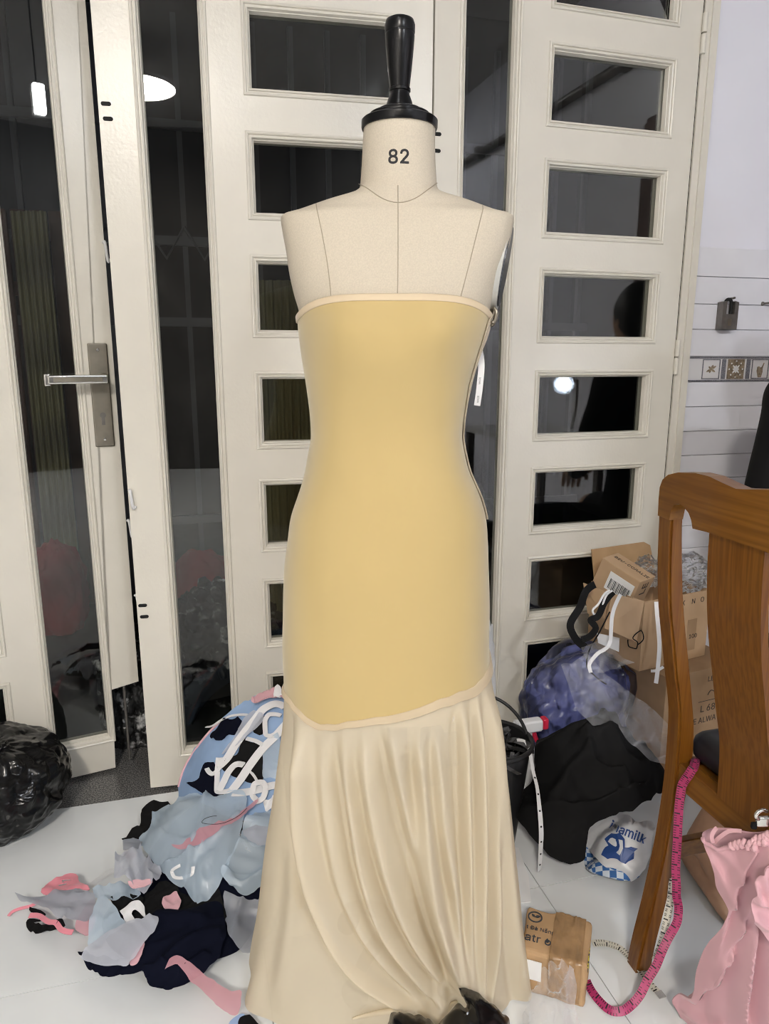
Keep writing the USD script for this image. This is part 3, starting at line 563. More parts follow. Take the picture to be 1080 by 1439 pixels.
# ------------------------------------------------------------------ dress
dress = thing('dress', 'strapless cream and yellow stretch dress with a floor length gathered skirt on the dress form', 'dress', (AX[0], AX[1], 0))
def dia(x):                               # the slanting seam of bodice and skirt: low at the left, high at the right
    return np.interp(x, [-.20, -.176, -.150, -.120, -.05, 0, .06, .12, .15, .172, .2], [.575, .572, .556, .548, .566, .580, .596, .606, .616, .634, .64])
nz, npz = 90, 150
PHb = np.linspace(-pi, pi, npz, endpoint=False)
def seam_z(phi):
    c, hw = -.018, .178; return np.where(np.cos(phi) > 0, dia(c + hw * np.sin(phi)), np.where(np.sin(phi) > 0, .634, .572))
def top_z(phi): return 1.2195 - .026 * np.where(np.cos(phi) > 0, np.sin(phi) ** 4, 1.0)
tt_ = np.linspace(0, 1, nz)[:, None]
Z = seam_z(PHb)[None, :] * (1 - tt_) + top_z(PHb)[None, :] * tt_
bod = grid(form_pt(PHb[None, :], Z, .0045), True)
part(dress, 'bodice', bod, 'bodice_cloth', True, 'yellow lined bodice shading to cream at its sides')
zt = top_z(PHb); Pb = [form_pt(PHb, zt - .010, .0050), form_pt(PHb, zt - .009, .0068), form_pt(PHb, zt - .0015, .0070), form_pt(PHb, zt, .0052), form_pt(PHb, zt - .0005, .0015)]
part(dress, 'top_binding', grid(np.array(Pb), True), 'cream_band', True, 'cream stitched edge binding')
zs_ = seam_z(PHb) + .004 * meshkit.noise(np.stack([PHb * 9, PHb * 0, PHb * 0], -1), 3)
wv = .0095 + .005 * np.sin(PHb * 1 - .3)
Pb = [form_pt(PHb, zs_ + .003, .0047), form_pt(PHb, zs_ + .002, .0070), form_pt(PHb, zs_ - wv * .5, .0088), form_pt(PHb, np.maximum(zs_ - wv, .540), .0095)]
part(dress, 'lining_hem', grid(np.array(Pb), True), 'hem_band', True, 'loose cream hem edge along the slanting seam')
# cream side panel behind the open side seam on the viewer's right
ez = np.array([1.205, 1.185, 1.09, 1.034, .99, .953, .90, .87]); ex_ = np.array([.143, .127, .103, .097, .100, .110, .134, .160])
zz = np.linspace(.872, 1.208, 50); xe = np.interp(zz, ez[::-1], ex_[::-1])
c_, hw_, _, _, exx_ = TABI(zz).T
phe = np.arcsin(np.clip((xe - c_ + .006) / (hw_ + .0065), 0, .999) ** (exx_ / 2))
Ps = np.array([form_pt(phe + (1.95 - phe) * t, zz, .0066) for t in np.linspace(0, 1, 16)])
part(dress, 'side_panel', grid(Ps), 'side_cream', True, 'plain cream side panel')
part(dress, 'side_seam', tube(form_pt(phe, zz, .0070), .0016, 8), 'seam_thread', True)
cl = form_pt(phe[-3], zz[-3], .008)
part(dress, 'zip_pull', cat_(tube([cl + (0, 0, .012), cl + (.004, -.003, .004), cl + (.001, -.002, -.010), cl + (-.003, -.001, -.016)], [.002, .0035, .003, .002], 8, 12), lump(cl + (-.002, -.004, -.010), (.003, .003, .003), .2, 2, n=2)), 'nickel', True)
q0 = aty(673, 490, 1.07); tagpts = [q0, aty(676, 515, 1.066), aty(674, 540, 1.065), aty(670, 570, 1.07)]
ct = part(dress, 'care_tag', ribbon(tagpts, .010, .0006)[0], 'satin_white', False, 'white care tag hanging from the side seam')
q1 = aty(671, 552, 1.06)
for px_, py_ in ((672.0, 566), (674.5, 540)): part(ct, 'tag_print', text_on('MADE', .0028, aty(px_, py_, 1.055), (0.05, 0, 1), (-1, .1, 0)), 'ink')
# skirt: rings follow the form to the hip, then flare; folds run from the hip seam and sweep down to a gather at the lower right
SK = np.array([(.66, -.020, .1775, .1165, .124), (.604, -.018, .1790, .1175, .122), (.557, -.015, .182, .1185, .12), (.482, -.010, .194, .126, .125), (.384, -.010, .2085, .136, .135), (.253, -.0125, .2285, .148, .15), (.12, -.013, .2465, .160, .165), (.03, -.015, .259, .168, .18), (.004, -.015, .262, .170, .182)])[::-1]
SKI = PchipInterpolator(SK[:, 0], SK[:, 1:])
F0 = lambda X, Y: (320 + X / 2.4545, 940 + Y / 2.4545)
FOLD = [  # traced ridge lines: points in the zoomed crop, half width m, height m
    ([(258, 90), (262, 250), (262, 450), (290, 700), (345, 860), (430, 1000), (560, 1100), (700, 1145)], .016, .026),
    ([(330, 130), (340, 420), (380, 700), (450, 880), (560, 1030), (680, 1120)], .012, .010),
    ([(395, 170), (436, 500), (470, 700), (530, 880), (620, 1010), (720, 1115)], .012, .019),
    ([(465, 200), (505, 500), (565, 750), (640, 920), (745, 1060)], .013, .020),
    ([(552, 150), (595, 380), (660, 640), (725, 850), (785, 1020)], .013, .021),
    ([(655, 230), (680, 500), (700, 750), (750, 950), (800, 1070)], .012, .020),
    ([(718, 220), (738, 500), (775, 750), (800, 950), (822, 1090)], .010, .016),
    ([(806, 70), (815, 400), (825, 700), (832, 900), (838, 1090)], .009, .018),
    ([(855, 20), (866, 400), (868, 700), (862, 1000), (852, 1100)], .009, .019),
    ([(885, 10), (905, 300), (918, 600), (914, 900), (885, 1100)], .009, .018),
    ([(905, 20), (938, 400), (968, 700), (1000, 1000), (1022, 1150)], .012, .014),
    ([(232, 130), (240, 300), (245, 500), (225, 800), (180, 1080)], .016, .007)]
def sk_xz(px, py):                        # crop trace -> (offset, z) on the front of the skirt
    p = atd(px, py, 1.02); 
    for _ in range(4):
        c, hw, bf, bb = np.moveaxis(SKI(np.clip(p[..., 2], .004, .66)), -1, 0); x = (p - AX) @ ER
        s = np.clip(np.abs((x - c) / hw), 0, .98); y = bf * np.sqrt(1 - s ** 2)
        p = atd(px, py, AX @ FW - y)
    return (p - AX) @ ER, p[..., 2]
FZ = []
for pts, w, h in FOLD:
    a = np.array(pts, float); x, z = sk_xz(*F0(a[:, 0], a[:, 1])); o = np.argsort(z); FZ.append((PchipInterpolator(z[o], x[o], extrapolate=False), z.min(), z.max(), w, h))
def fold_h(x, z):
    out = np.zeros_like(x)
    for fi, z0, z1, w, h in FZ:
        xc = fi(np.clip(z, z0, z1)); t = np.clip((z1 - z + .02) / .085, 0, 1); t = t * t * (3 - 2 * t)
        e = np.clip((z - z0 + .05) / .05, 0, 1)
        d = (x - xc) / (w * (0.75 + .5 * t))
        prof = np.where(d < 0, np.exp(-d ** 2 * 2.4), np.exp(-d ** 2 * .8)) - .45 * np.exp(-((d + 1.25) / .55) ** 2)
        out += 1.45 * h * t * e * prof
    out = out * np.clip((dia(x) - z) / .085, 0, 1)
    return np.maximum(out, -.004 - .03 * np.clip(.50 - z, 0, .3))
nzs, nph = 170, 420
PHs = np.linspace(-pi, pi, nph, endpoint=False)
# more columns at the front
PHs = PHs - .35 * np.sin(PHs)
sz = seam_z(PHs) + .004
tz = np.linspace(0, 1, nzs)[:, None] ** .9
Zs = sz[None, :] * (1 - tz) + .004 * tz
def skirt_pts(phi, Zs, off=0.0):
    c, hw, bf, bb = np.moveaxis(SKI(np.clip(Zs, .004, .66)), -1, 0)
    sx, cx = np.sin(phi) + 0 * Zs, np.cos(phi) + 0 * Zs
    X = hw * np.sign(sx) * np.abs(sx) ** .94; front = cx > 0
    Y = np.where(front, bf, bb) * np.sign(cx) * np.abs(cx) ** .94
    h = fold_h(c + X, Zs) * np.clip(cx * 2.2, 0, 1)
    fade = np.clip((sz[None, :] - Zs) / .12, 0, 1); back = .010 * fade * np.sin(phi * 17) * np.clip(-cx * 2, 0, 1)
    low = np.clip(1 - Zs / .16, 0, 1)
    rip = .010 * low * np.sin(phi * 11 + 1.0) * np.clip(np.abs(sx), .2, 1)
    nx, ny = X / hw ** 2, Y / np.where(front, bf, bb) ** 2; L = np.hypot(nx, ny) + 1e-9; k = h + back + rip + off
    X2, Y2 = c + X + k * nx / L * .6, Y + k * ny / L
    # the hem trails on the floor: corner kicked out to the left, cloth drawn towards the gather
    kick = np.clip(1 - Zs / .10, 0, 1) ** 2
    X2 = X2 - .020 * kick * np.exp(-((phi + .95) / .35) ** 2); Y2 = Y2 + .012 * kick * np.exp(-((phi + .95) / .4) ** 2)
    return AX + X2[..., None] * ER + Y2[..., None] * EF + Zs[..., None] * np.array([0, 0, 1.0])
part(dress, 'skirt', grid(skirt_pts(PHs[None, :], Zs), True), 'skirt_cloth', True, 'sheer cream skirt falling in folds')
# drawn-up hem edge that swings across the front to the gather
ha = np.array([(430, 1196), (470, 1185), (540, 1172), (610, 1163), (700, 1155), (790, 1140)], float); hx_, hz_ = sk_xz(*F0(ha[:, 0], ha[:, 1]))
hh = spline(np.stack([hx_, hz_], 1), 60); c_, hw_, bf_, _ = SKI(np.clip(hh[:, 1], .004, .66)).T
hs_ = (hh[:, 0] - c_) / hw_; Yh = bf_ * np.sqrt(1 - hs_ ** 2) + fold_h(hh[:, 0], hh[:, 1]) + .006
part(dress, 'hem_edge', tube(AX + hh[:, :1] * ER + Yh[:, None] * EF + hh[:, 1:2] * np.array([0, 0, 1.0]), [.002, .004, .005, .005, .004], 10), 'skirt_cloth', True)

# ------------------------------------------------------------------ chair
ch = thing('dining_chair', 'brown varnished wooden chair with black seat cushion, standing before the stacked cartons', 'chair', (.79, .98, 0))
zr = [0, .017, .154, .282, .40, .472, .515, .599, .666, .716, .78, .842, .90]; xr = [.748, .749, .770, .786, .792, .791, .789, .773, .760, .750, .742, .738, .736]
zf = [0, .017, .188, .33, .434, .50, .528, .61, .676, .741, .803, .878, .92]; xfr = [.780, .781, .806, .817, .826, .822, .817, .801, .787, .775, .767, .760, .7585]
XR, XF = PchipInterpolator(zr, xr, extrapolate=True), PchipInterpolator(zf, xfr, extrapolate=True)
def post(y0, y1, ztop=.885):
    z = np.linspace(0, ztop, 40); e = .004
    poly = Polygon(list(zip(XR(z), z)) + list(zip(XF(z)[::-1], z[::-1])))
    inner = poly.buffer(-e)
    m = prism(poly, y1 - y0 - 2 * e); m.apply_translation((0, 0, e)); c1 = prism(inner, y1 - y0)
    return xf(cat_(m, c1), (1, 0, 0), (0, 0, 1), (0, -1, 0), (0, y1, 0))
part(ch, 'leg', post(.962, .997), 'wood_upright', 35, 'curved back leg running up into the back')
part(ch, 'leg', post(.627, .662), 'wood_upright', 35)
# top rail: shaped board with a small arch beside each post
half = [(.812, .954), (.84, .958), (.868, .9625), (.90, .9625), (.945, .9565), (.972, .9485), (.988, .938), (.9955, .924), (.997, .905), (.997, .876)]
inner = [(.962, .876), (.958, .893), (.950, .9035), (.938, .908), (.925, .906), (.911, .899), (.903, .889), (.899, .877), (.866, .8795), (.84, .880), (.812, .880)]
full = half + inner; mir = [(1.624 - y, z) for y, z in full][::-1]
rail = Polygon(full + mir[1:-1]).buffer(0)
rm = prism(rail, .026)                                             # depth along +x from the rear face
rv = np.array(trimesh.remesh.subdivide_to_size(rm.vertices, rm.faces, .02)[0]); rf = trimesh.remesh.subdivide_to_size(rm.vertices, rm.faces, .02)[1]
rm = xf(trimesh.Trimesh(rv, rf, process=False), (0, 1, 0), (0, 0, 1), (1, 0, 0), (.7365, 0, 0)); v = np.array(rm.vertices)
v[:, 0] += -.012 * (1 - ((v[:, 1] - .812) / .185) ** 2) + np.interp(v[:, 2], [.876, .96], [.0, -.003]); rm = trimesh.Trimesh(v, rm.faces, process=False)
part(ch, 'top_rail', rm, 'wood_cross', 30, 'shaped top rail with a dip in the middle')
zs_ = np.linspace(.43, .884, 34); ysp = np.linspace(.758, .866, 8)
def splat_pts(off):
    bow = -.010
    return np.array([[(XR(z) + off + bow * np.clip((z - .43) / .4, 0, 1), y, z) for y in ysp] for z in zs_])
a_, b_ = splat_pts(.004), splat_pts(.016); sm = solid(grid(a_), -.0125)
if sm.volume < 0: sm.invert()
part(ch, 'splat', sm, 'wood_upright', 30, 'wide upright splat with straight grain')
part(ch, 'seat_rail', rbox(.797, .822, .66, .964, .385, .432, .003, 8), 'wood_cross', 20)
part(ch, 'seat_frame', cat_(rbox(.826, 1.215, .95, .985, .385, .427, .004), rbox(.826, 1.215, .635, .67, .385, .427, .004), rbox(1.185, 1.225, .635, .985, .38, .427, .004), rbox(.826, .85, .65, .97, .385, .427, .004)), 'wood_cross', 20)
cu = lump((1.022, .81, .478), (.200, .172, .034), .02, 4, n=5, sq=.45)
cu = rbox(.828, 1.222, .640, .988, .424, .484, .026, 16)
part(ch, 'seat_cushion', cu, 'seat_vinyl', True, 'black padded seat cushion')
for y0, y1 in ((.957, .992), (.632, .667)): part(ch, 'leg', rbox(1.19, 1.225, y0, y1, 0, .42, .004), 'wood_upright', 20, 'straight front leg')
for y in (.972, .645): part(ch, 'stretcher', rbox(.80, 1.20, y - .009, y + .009, .235, .268, .003), 'wood_cross', 20)
# ------------------------------------------------------------------ heaps of cloth on the floor
def dome_h(x, y, cx, cy, rx, ry, h, p=1.0, rot=0.0):
    dx, dy = x - cx, y - cy; c, s = cos(rot), sin(rot); u, v = (dx * c + dy * s) / rx, (-dx * s + dy * c) / ry
    return h * np.clip(1 - u * u - v * v, 0, 1) ** p
def HL(x, y):                             # the cloth heap at the left, against the middle door
    a = dome_h(x, y, .20, 1.70, .31, .34, .36, .75); b = dome_h(x, y, .05, 1.47, .24, .22, .13, 1.0); c = dome_h(x, y, -.12, 1.36, .26, .20, .045, 1.0); d = dome_h(x, y, -.10, 1.25, .17, .12, .045, 1.0)
    return np.maximum(np.maximum(a, b), np.maximum(c, d)) + .004
def HR(x, y):                             # the dark cloth heap at the right
    a = dome_h(x, y, .93, 1.40, .26, .20, .30, .8); b = dome_h(x, y, .82, 1.33, .17, .13, .17, .8); c = dome_h(x, y, 1.03, 1.33, .15, .12, .17, .8)
    return np.maximum(np.maximum(a, b), c) + .004
SEED = [10]
def wrinkle(P, amp, sc, seed, stretch=(1, 1, 1)):
    a = seed * 1.7; d1 = np.array([cos(a), sin(a), .2]); d2 = np.array([-sin(a), cos(a), .3])
    q = np.stack([P @ d1 * sc * 1.6, P @ d2 * sc * .45, P @ d1 * 0], -1) + (meshkit.fbm(P * sc * .6, 2, seed)[:, None] - .5) * 1.6
    r = 1 - np.abs(2 * meshkit.noise(q + 31, seed + 9) - 1); r2 = 1 - np.abs(2 * meshkit.noise(q * 2.3 + 11, seed + 19) - 1)
    return amp * (meshkit.fbm(P * sc + 5, 2, seed) * .4 + r ** 3 * 1.0 + r2 ** 3 * .4)
def ragged(pts, sd):
    p = np.asarray(pts, float); q = np.roll(p, -1, 0); p = np.stack([p * .88 + q * .12, p * .12 + q * .88], 1).reshape(-1, 2)
    L = LineString(np.vstack([p, p[:1]])); n = max(12, int(L.length / 5)); o = np.array([L.interpolate(t, normalized=True).coords[0] for t in np.linspace(0, 1, n, endpoint=False)])
    j = np.stack([meshkit.noise(np.stack([o[:, 0] * .16, o[:, 1] * .16, o[:, 0] * 0 + k], -1), sd + k) for k in (0, 50)], 1) - .5
    return o + j * 3.0
def drape(name, pts, mat, label, cat, H=HL, off=.004, amp=.010, sc=18, th=.0016, step=4.0, curved=True, group=None, creases=(), sharp=True, holes=(), lift=None, asobj=True):
    SEED[0] += 1; sd = SEED[0]
    def surf(px, py):
        P = march(px, py, lambda x, y: H(x, y) + off)
        k = wrinkle(P, amp, sc, sd)
        if creases: k = k + folds(np.stack([px, py], 1), creases)
        P = P + np.array([0, 0, 1.0]) * k[:, None]
        # pull back along the sight line so that the outline stays where the cloth lies
        P2 = march(px, py, lambda x, y: H(x, y) + off + 0 * x); d = P - P2
        return P2 + d * np.array([.6, .6, 1.0])
    m = sheet(ragged(pts, sd), surf, step, False, holes)
    if th: m = solid(m, th)
    if not asobj: return m
    return solo(name, m, mat, label, cat, True if not th else 50, group)
def onheap(pts, off=.012, H=HL):
    a = np.array(pts, float); return march(a[:, 0], a[:, 1], lambda x, y: H(x, y) + off)
def band(name, pts, w, mat, label, cat, off=.014, H=HL, th=.0014, n=50, group=None, nrm=(0.1, -.5, 1)):
    p = onheap(pts, off, H); return solo(name, ribbon(p, w, th, nrm, n)[0], mat, label, cat, 40, group)
C7 = lambda P: [(180 + x / 4.5, 1080 + y / 4.5) for x, y in P]
C6 = lambda P: [(x / 2.571, 1100 + y / 2.571) for x, y in P]
CA = lambda P: [(x / 4.5, 1180 + y / 4.5) for x, y in P]           # crop at (0,1180)
CB = lambda P: [(240 + x / 5.756, 950 + y / 5.756) for x, y in P]  # crop at (240,950)
# the bundle that gives the heap its body
bl = solo('padded_bundle', drape('x', [(252, 1128), (250, 1104), (258, 1080), (274, 1055), (292, 1032), (312, 1012), (335, 992), (365, 978), (400, 969), (440, 962), (470, 968), (470, 1160), (400, 1165), (330, 1150), (280, 1132)], '', '', '', off=0, amp=.006, sc=9, th=.01, asobj=False), 'blue_bundle', 'large light blue padded bundle leaning on the middle door above the left heap', 'bundle', 50)
pp = onheap([(251, 1106), (259, 1080), (276, 1052), (295, 1028), (312, 1012)], .004)
part(bl, 'piping', tube(pp, .0035, 8, 30), 'pink_light', True, 'pink piped edge')
hs = sheet([(270, 1130), (330, 1110), (410, 1105), (392, 1200), (362, 1300), (330, 1345), (200, 1360), (150, 1330), (140, 1290), (180, 1250), (220, 1180)], lambda px, py: march(px, py, lambda x, y: HL(x, y) - .002) , 9)
solo('fabric_heap', solid(hs, .003), 'navy_cloth', 'matted dark navy offcuts forming the bottom of the left floor heap under the pale organza', 'fabric', True)
drape('satin_scrap', CB([(640, 270), (700, 190), (770, 130), (830, 160), (880, 190), (960, 110), (1040, 120), (1040, 300), (930, 300), (850, 240), (760, 250), (700, 275)]), 'pink_cloth', 'pink fabric scrap lying on the very top of the left heap beside the skirt', 'fabric scrap', off=.010, amp=.02, sc=22)
drape('gauze_scrap', CB([(835, 130), (865, 98), (900, 130), (905, 190), (870, 215), (830, 200)]), 'white_tape', 'small white gauze tuft on the pink fabric at the heap top', 'fabric scrap', off=.028, amp=.012, sc=40, step=3)
drape('navy_scrap', CB([(300, 515), (370, 430), (420, 360), (540, 350), (585, 385), (575, 450), (480, 500), (370, 550)]), 'navy_cloth', 'navy scrap lying highest on the blue bundle, nearest the door glass', 'fabric scrap', off=.006, amp=.008)
drape('navy_scrap', CB([(122, 885), (150, 870), (225, 880), (235, 800), (270, 735), (345, 705), (365, 830), (370, 945), (460, 950), (450, 1010), (360, 1005), (270, 985), (180, 930)]), 'navy_cloth', 'ragged navy scrap with a narrow tail on the lower left of the blue bundle', 'fabric scrap', off=.006, amp=.010)
drape('black_scrap', CB([(390, 720), (440, 670), (545, 640), (570, 560), (600, 520), (720, 575), (745, 700), (740, 890), (640, 890), (560, 880), (470, 790), (400, 780)]), 'black_cloth', 'black fabric scrap in the middle of the bundle beneath the white straps', 'fabric scrap', off=.008, amp=.012)
drape('black_scrap', CB([(650, 470), (740, 330), (780, 340), (760, 460), (720, 500)]), 'black_cloth', 'small black scrap between the upper white straps', 'fabric scrap', off=.008, amp=.006)
drape('organza_scrap', CB([(580, 360), (650, 310), (760, 330), (740, 400), (660, 480), (560, 560), (440, 650), (390, 660), (480, 560), (540, 470)]), 'organza_lilac', 'pale grey organza strip between navy scrap and white straps on the bundle', 'fabric scrap', off=.012, amp=.008, th=0)
drape('organza_scrap', CB([(740, 560), (880, 500), (900, 800), (840, 870), (740, 860)]), 'organza_blue', 'blue organza piece beside the skirt edge to the right of the black scrap', 'fabric scrap', off=.010, amp=.012, th=0)
W = 'white elastic strap '
band('strap', CB([(920, 250), (840, 225), (760, 260), (680, 350), (600, 450), (520, 560), (450, 670), (400, 720)]), .019, 'white_tape', W + 'looping from the pink top fabric down the left of the black scrap', 'strap', .020, group=None)
band('strap', CB([(930, 390), (850, 480), (740, 590), (640, 720), (560, 840), (490, 930)]), .019, 'white_tape', W + 'crossing the black scrap diagonally to its lower corner', 'strap', .022)
band('strap', CB([(385, 660), (375, 780), (372, 930), (440, 935), (520, 900)]), .012, 'white_tape', W + 'forming the sharp corner left of the black scrap', 'strap', .019)
band('strap', CB([(590, 720), (530, 715), (470, 770), (430, 850), (390, 930)]), .015, 'white_tape', W + 'curled over the lower left edge of the black scrap', 'strap', .021)
band('strap', CB([(890, 320), (800, 310), (760, 370), (765, 470), (800, 485), (840, 470)]), .011, 'white_tape', W + 'bent in a short hook just under the pink fabric', 'strap', .022)
band('strap', CB([(610, 505), (670, 520), (740, 555)]), .010, 'white_tape', 'short frilled white lace end above the black scrap', 'lace', .024)
band('strap', CB([(500, 945), (600, 940), (700, 920), (830, 885), (900, 880)]), .018, 'white_tape', W + 'running flat to the skirt above the organza', 'strap', .020)
band('strap', CB([(690, 1000), (660, 960), (680, 870), (740, 860), (765, 900), (740, 990), (690, 1015)]), .013, 'white_tape', W + 'tied in a small loop near the skirt above the organza', 'strap', .030)
band('strap', CB([(290, 745), (330, 790), (390, 740), (400, 660)]), .011, 'white_tape', W + 'end folded over at the left of the bundle', 'strap', .020)
band('strap', CB([(285, 410), (340, 400), (420, 350), (500, 320), (620, 315)]), .007, 'white_tape', 'thin white strap lying along the top edge of the navy scrap by the door', 'strap', .010)
band('strap', CB([(640, 770), (680, 820), (710, 880)]), .006, 'white_tape', 'narrow white tape end dangling right of the diagonal strap', 'strap', .022)
drape('gauze_scrap', CB([(745, 1060), (790, 1010), (850, 1000), (850, 1110), (780, 1120)]), 'white_tape', 'white gauze scrap pressed against the skirt below the strap loop', 'fabric scrap', off=.018, amp=.014, sc=40, step=3)
# organza drapes
drape('black_scrap', C7([(-40, 470), (20, 410), (80, 375), (78, 262), (160, 222), (275, 240), (215, 290), (155, 345), (150, 400), (90, 440), (20, 480)]), 'black_cloth', 'black cloth strip at the back left of the heap on the white floor', 'fabric scrap', off=.004, amp=.010)
drape('organza_drape', C7([(150, 345), (215, 280), (330, 213), (450, 188), (560, 232), (640, 150), (740, 170), (755, 250), (728, 370), (705, 500), (650, 625), (560, 790), (466, 892), (330, 790), (200, 665), (100, 560), (62, 450), (150, 400)]), 'organza_blue', 'large pale blue organza drape spread over the middle of the left heap', 'fabric', off=.016, amp=.016, sc=11, th=0, step=4,
      creases=[(C7([(160, 350), (330, 290), (520, 215)]), 5, .012), (C7([(300, 380), (430, 290), (620, 215)]), 5, .014), (C7([(240, 640), (420, 560), (560, 430), (700, 330)]), 4, .014), (C7([(180, 430), (300, 480), (420, 470)]), 5, .008), (C7([(470, 880), (460, 700), (520, 560)]), 6, .008)])
drape('organza_drape', C7([(585, 735), (640, 620), (710, 500), (730, 390), (800, 320), (930, 280), (960, 700), (840, 770), (730, 835), (690, 830), (630, 770)]), 'organza_blue', 'rumpled blue organza falling beside the skirt to the right of the large drape', 'fabric', off=.014, amp=.022, sc=14, th=0, creases=[(C7([(620, 700), (720, 760), (860, 690)]), 6, .012)])
drape('organza_drape', C7([(600, 780), (690, 825), (860, 845), (880, 1000), (850, 1140), (740, 1200), (640, 1090), (612, 960)]), 'organza_grey', 'flat greyish organza tail on the floor between navy garment and skirt hem', 'fabric', off=.006, amp=.010, th=0)
drape('frayed_scrap', C7([(720, 420), (780, 370), (880, 310), (900, 510), (780, 530), (760, 490), (730, 470)]), 'organza_lilac', 'frayed light blue scrap against the skirt edge', 'fabric scrap', off=.024, amp=.010, th=0)
fr = []
fp = onheap(C7([(722, 415), (745, 470), (780, 528)]), .026); 
for i, q in enumerate(spline(fp, 26)): fr.append(tube([q, q + np.array([-.006 - .004 * ((i * 7) % 5) / 5, -.004, .002 + .002 * ((i * 3) % 4)])], .0004, 4))
solo('thread_fringe', cat_(*fr), 'white_tape', 'loose white threads along the frayed light blue scrap', 'threads', kind='stuff')
drape('organza_strip', C7([(265, 492), (335, 492), (400, 430), (500, 362), (610, 345), (700, 290), (790, 225), (830, 200), (820, 235), (720, 320), (620, 370), (520, 440), (430, 500), (330, 520)]), 'organza_pink', 'sheer pink strip lying across the large blue drape', 'fabric scrap', off=.034, amp=.005, th=0)
solo('thread', tube(onheap(C7([(560, 300), (480, 320), (465, 340), (500, 350), (600, 345), (680, 310), (750, 250)]), .045), .0006, 6, 40), 'ink', 'single dark thread curling across the blue organza drape', 'thread', True)
solo('foil_strip', ribbon(onheap(C7([(330, 612), (275, 650), (290, 685), (350, 690), (405, 665), (410, 620)]), .030), .007, .0006, (0, -.4, 1), 40)[0], 'white_plastic', 'curved white shiny strip lying on the blue organza drape', 'strip', True)
drape('black_scrap', C7([(-70, 970), (20, 900), (100, 830), (225, 735), (290, 765), (470, 885), (560, 745), (605, 900), (632, 990), (500, 980), (350, 960), (200, 980), (60, 990)]), 'black_cloth', 'black fabric piece under the front point of the blue drape', 'fabric scrap', off=.006, amp=.012)
drape('pink_scrap', C7([(203, 865), (250, 805), (300, 795), (345, 865), (300, 935), (250, 910)]), 'pink_cloth', 'small pink square scrap on the black fabric in front of the drape', 'fabric scrap', off=.020, amp=.008, sc=30, step=3)
drape('navy_garment', C6([(520, 560), (560, 500), (610, 490), (700, 465), (800, 440), (818, 560), (790, 650), (740, 705), (690, 738), (600, 775), (540, 762), (516, 700), (450, 716), (380, 722), (330, 700), (300, 660), (278, 622), (330, 640), (420, 660), (500, 640)]), 'navy_cloth', 'dark navy garment lying crumpled at the front of the left heap', 'garment', off=.014, amp=.014, sc=12,
      creases=[(C6([(540, 560), (600, 510), (720, 500)]), 8, .012), (C6([(590, 690), (660, 610), (790, 560)]), 8, .014), (C6([(530, 700), (640, 700), (740, 640)]), 6, .010)])
drape('organza_scrap', C6([(285, 640), (320, 600), (370, 560), (420, 540), (470, 505), (530, 490), (578, 492), (565, 535), (515, 590), (490, 640), (465, 680), (380, 675)]), 'organza_lilac', 'white-lilac organza piece on the left end of the navy garment', 'fabric scrap', off=.046, amp=.008, th=0)
drape('organza_scrap', C6([(318, 600), (325, 520), (345, 450), (372, 408), (420, 470), (456, 516), (400, 560), (345, 610)]), 'organza_blue', 'pointed pale blue organza piece standing up left of the frayed white scrap', 'fabric scrap', off=.034, amp=.010, th=0)
drape('organza_scrap', CA([(95, 360), (110, 375), (200, 385), (300, 370), (400, 335), (510, 320), (610, 370), (600, 470), (560, 530), (400, 520), (300, 475), (190, 430), (130, 420)]), 'organza_grey', 'grey-lilac organza strip lying over the pink satin at the far left', 'fabric scrap', off=.020, amp=.012, th=0)
drape('pink_scrap', CA([(560, 395), (610, 380), (600, 520), (560, 630), (470, 590), (480, 520)]), 'pink_cloth', 'flat dusty pink scrap on the floor beneath the organza strips', 'fabric scrap', off=.006, amp=.006)
drape('satin_scrap', CA([(255, 365), (290, 300), (360, 250), (440, 225), (498, 228), (495, 270), (540, 310), (575, 350), (480, 330), (380, 340), (300, 370)]), 'pink_satin', 'bright pink satin scrap with slits at the far left of the heap', 'fabric scrap', off=.012, amp=.010, holes=[CA([(390, 270), (460, 258), (455, 268), (395, 280)]), CA([(365, 295), (430, 285), (425, 296), (370, 306)])])
band('pink_ribbon', CA([(55, 482), (80, 455), (130, 435), (190, 420), (250, 380)]), .006, 'pink_satin', 'narrow pink ribbon end reaching out onto the floor at the far left', 'ribbon', .004)
band('pink_ribbon', CA([(185, 480), (240, 480), (310, 520), (350, 525), (390, 570), (460, 585)]), .010, 'pink_satin', 'pink ribbon lying over the black loop at the far left', 'ribbon', .012)
drape('black_loop', CA([(165, 570), (175, 520), (215, 505), (260, 510), (330, 530), (400, 515), (414, 560), (390, 580), (300, 592), (200, 598)]), 'black_cloth', 'black elastic loop on the white floor at the far left of the heap', 'loop', off=.004, amp=.006, holes=[CA([(210, 530), (250, 520), (320, 540), (260, 548)])])
drape('black_scrap', CA([(185, 435), (260, 455), (300, 480), (270, 490), (190, 465)]), 'black_cloth', 'small black scrap peeping out under the grey-lilac organza strip', 'fabric scrap', off=.005, amp=.004)
drape('film_scrap', CA([(720, 250), (740, 150), (790, 120), (880, 110), (950, 180), (1030, 240), (1020, 320), (930, 380), (840, 360), (790, 300), (730, 300)]), 'organza_lilac', 'crumpled lilac film scrap with pink sheen left of the blue drape', 'fabric scrap', off=.020, amp=.026, sc=28, th=0)
drape('satin_scrap', CA([(805, 280), (860, 262), (950, 258), (975, 275), (920, 300), (830, 308)]), 'pink_light', 'shiny pale pink strip on the lilac film scrap', 'fabric scrap', off=.046, amp=.006)
drape('film_scrap', CA([(580, 345), (640, 320), (740, 290), (830, 310), (900, 370), (840, 400), (700, 400), (610, 385)]), 'organza_blue', 'flat pale blue film scrap in front of the lilac one', 'fabric scrap', off=.016, amp=.012, sc=24, th=0)
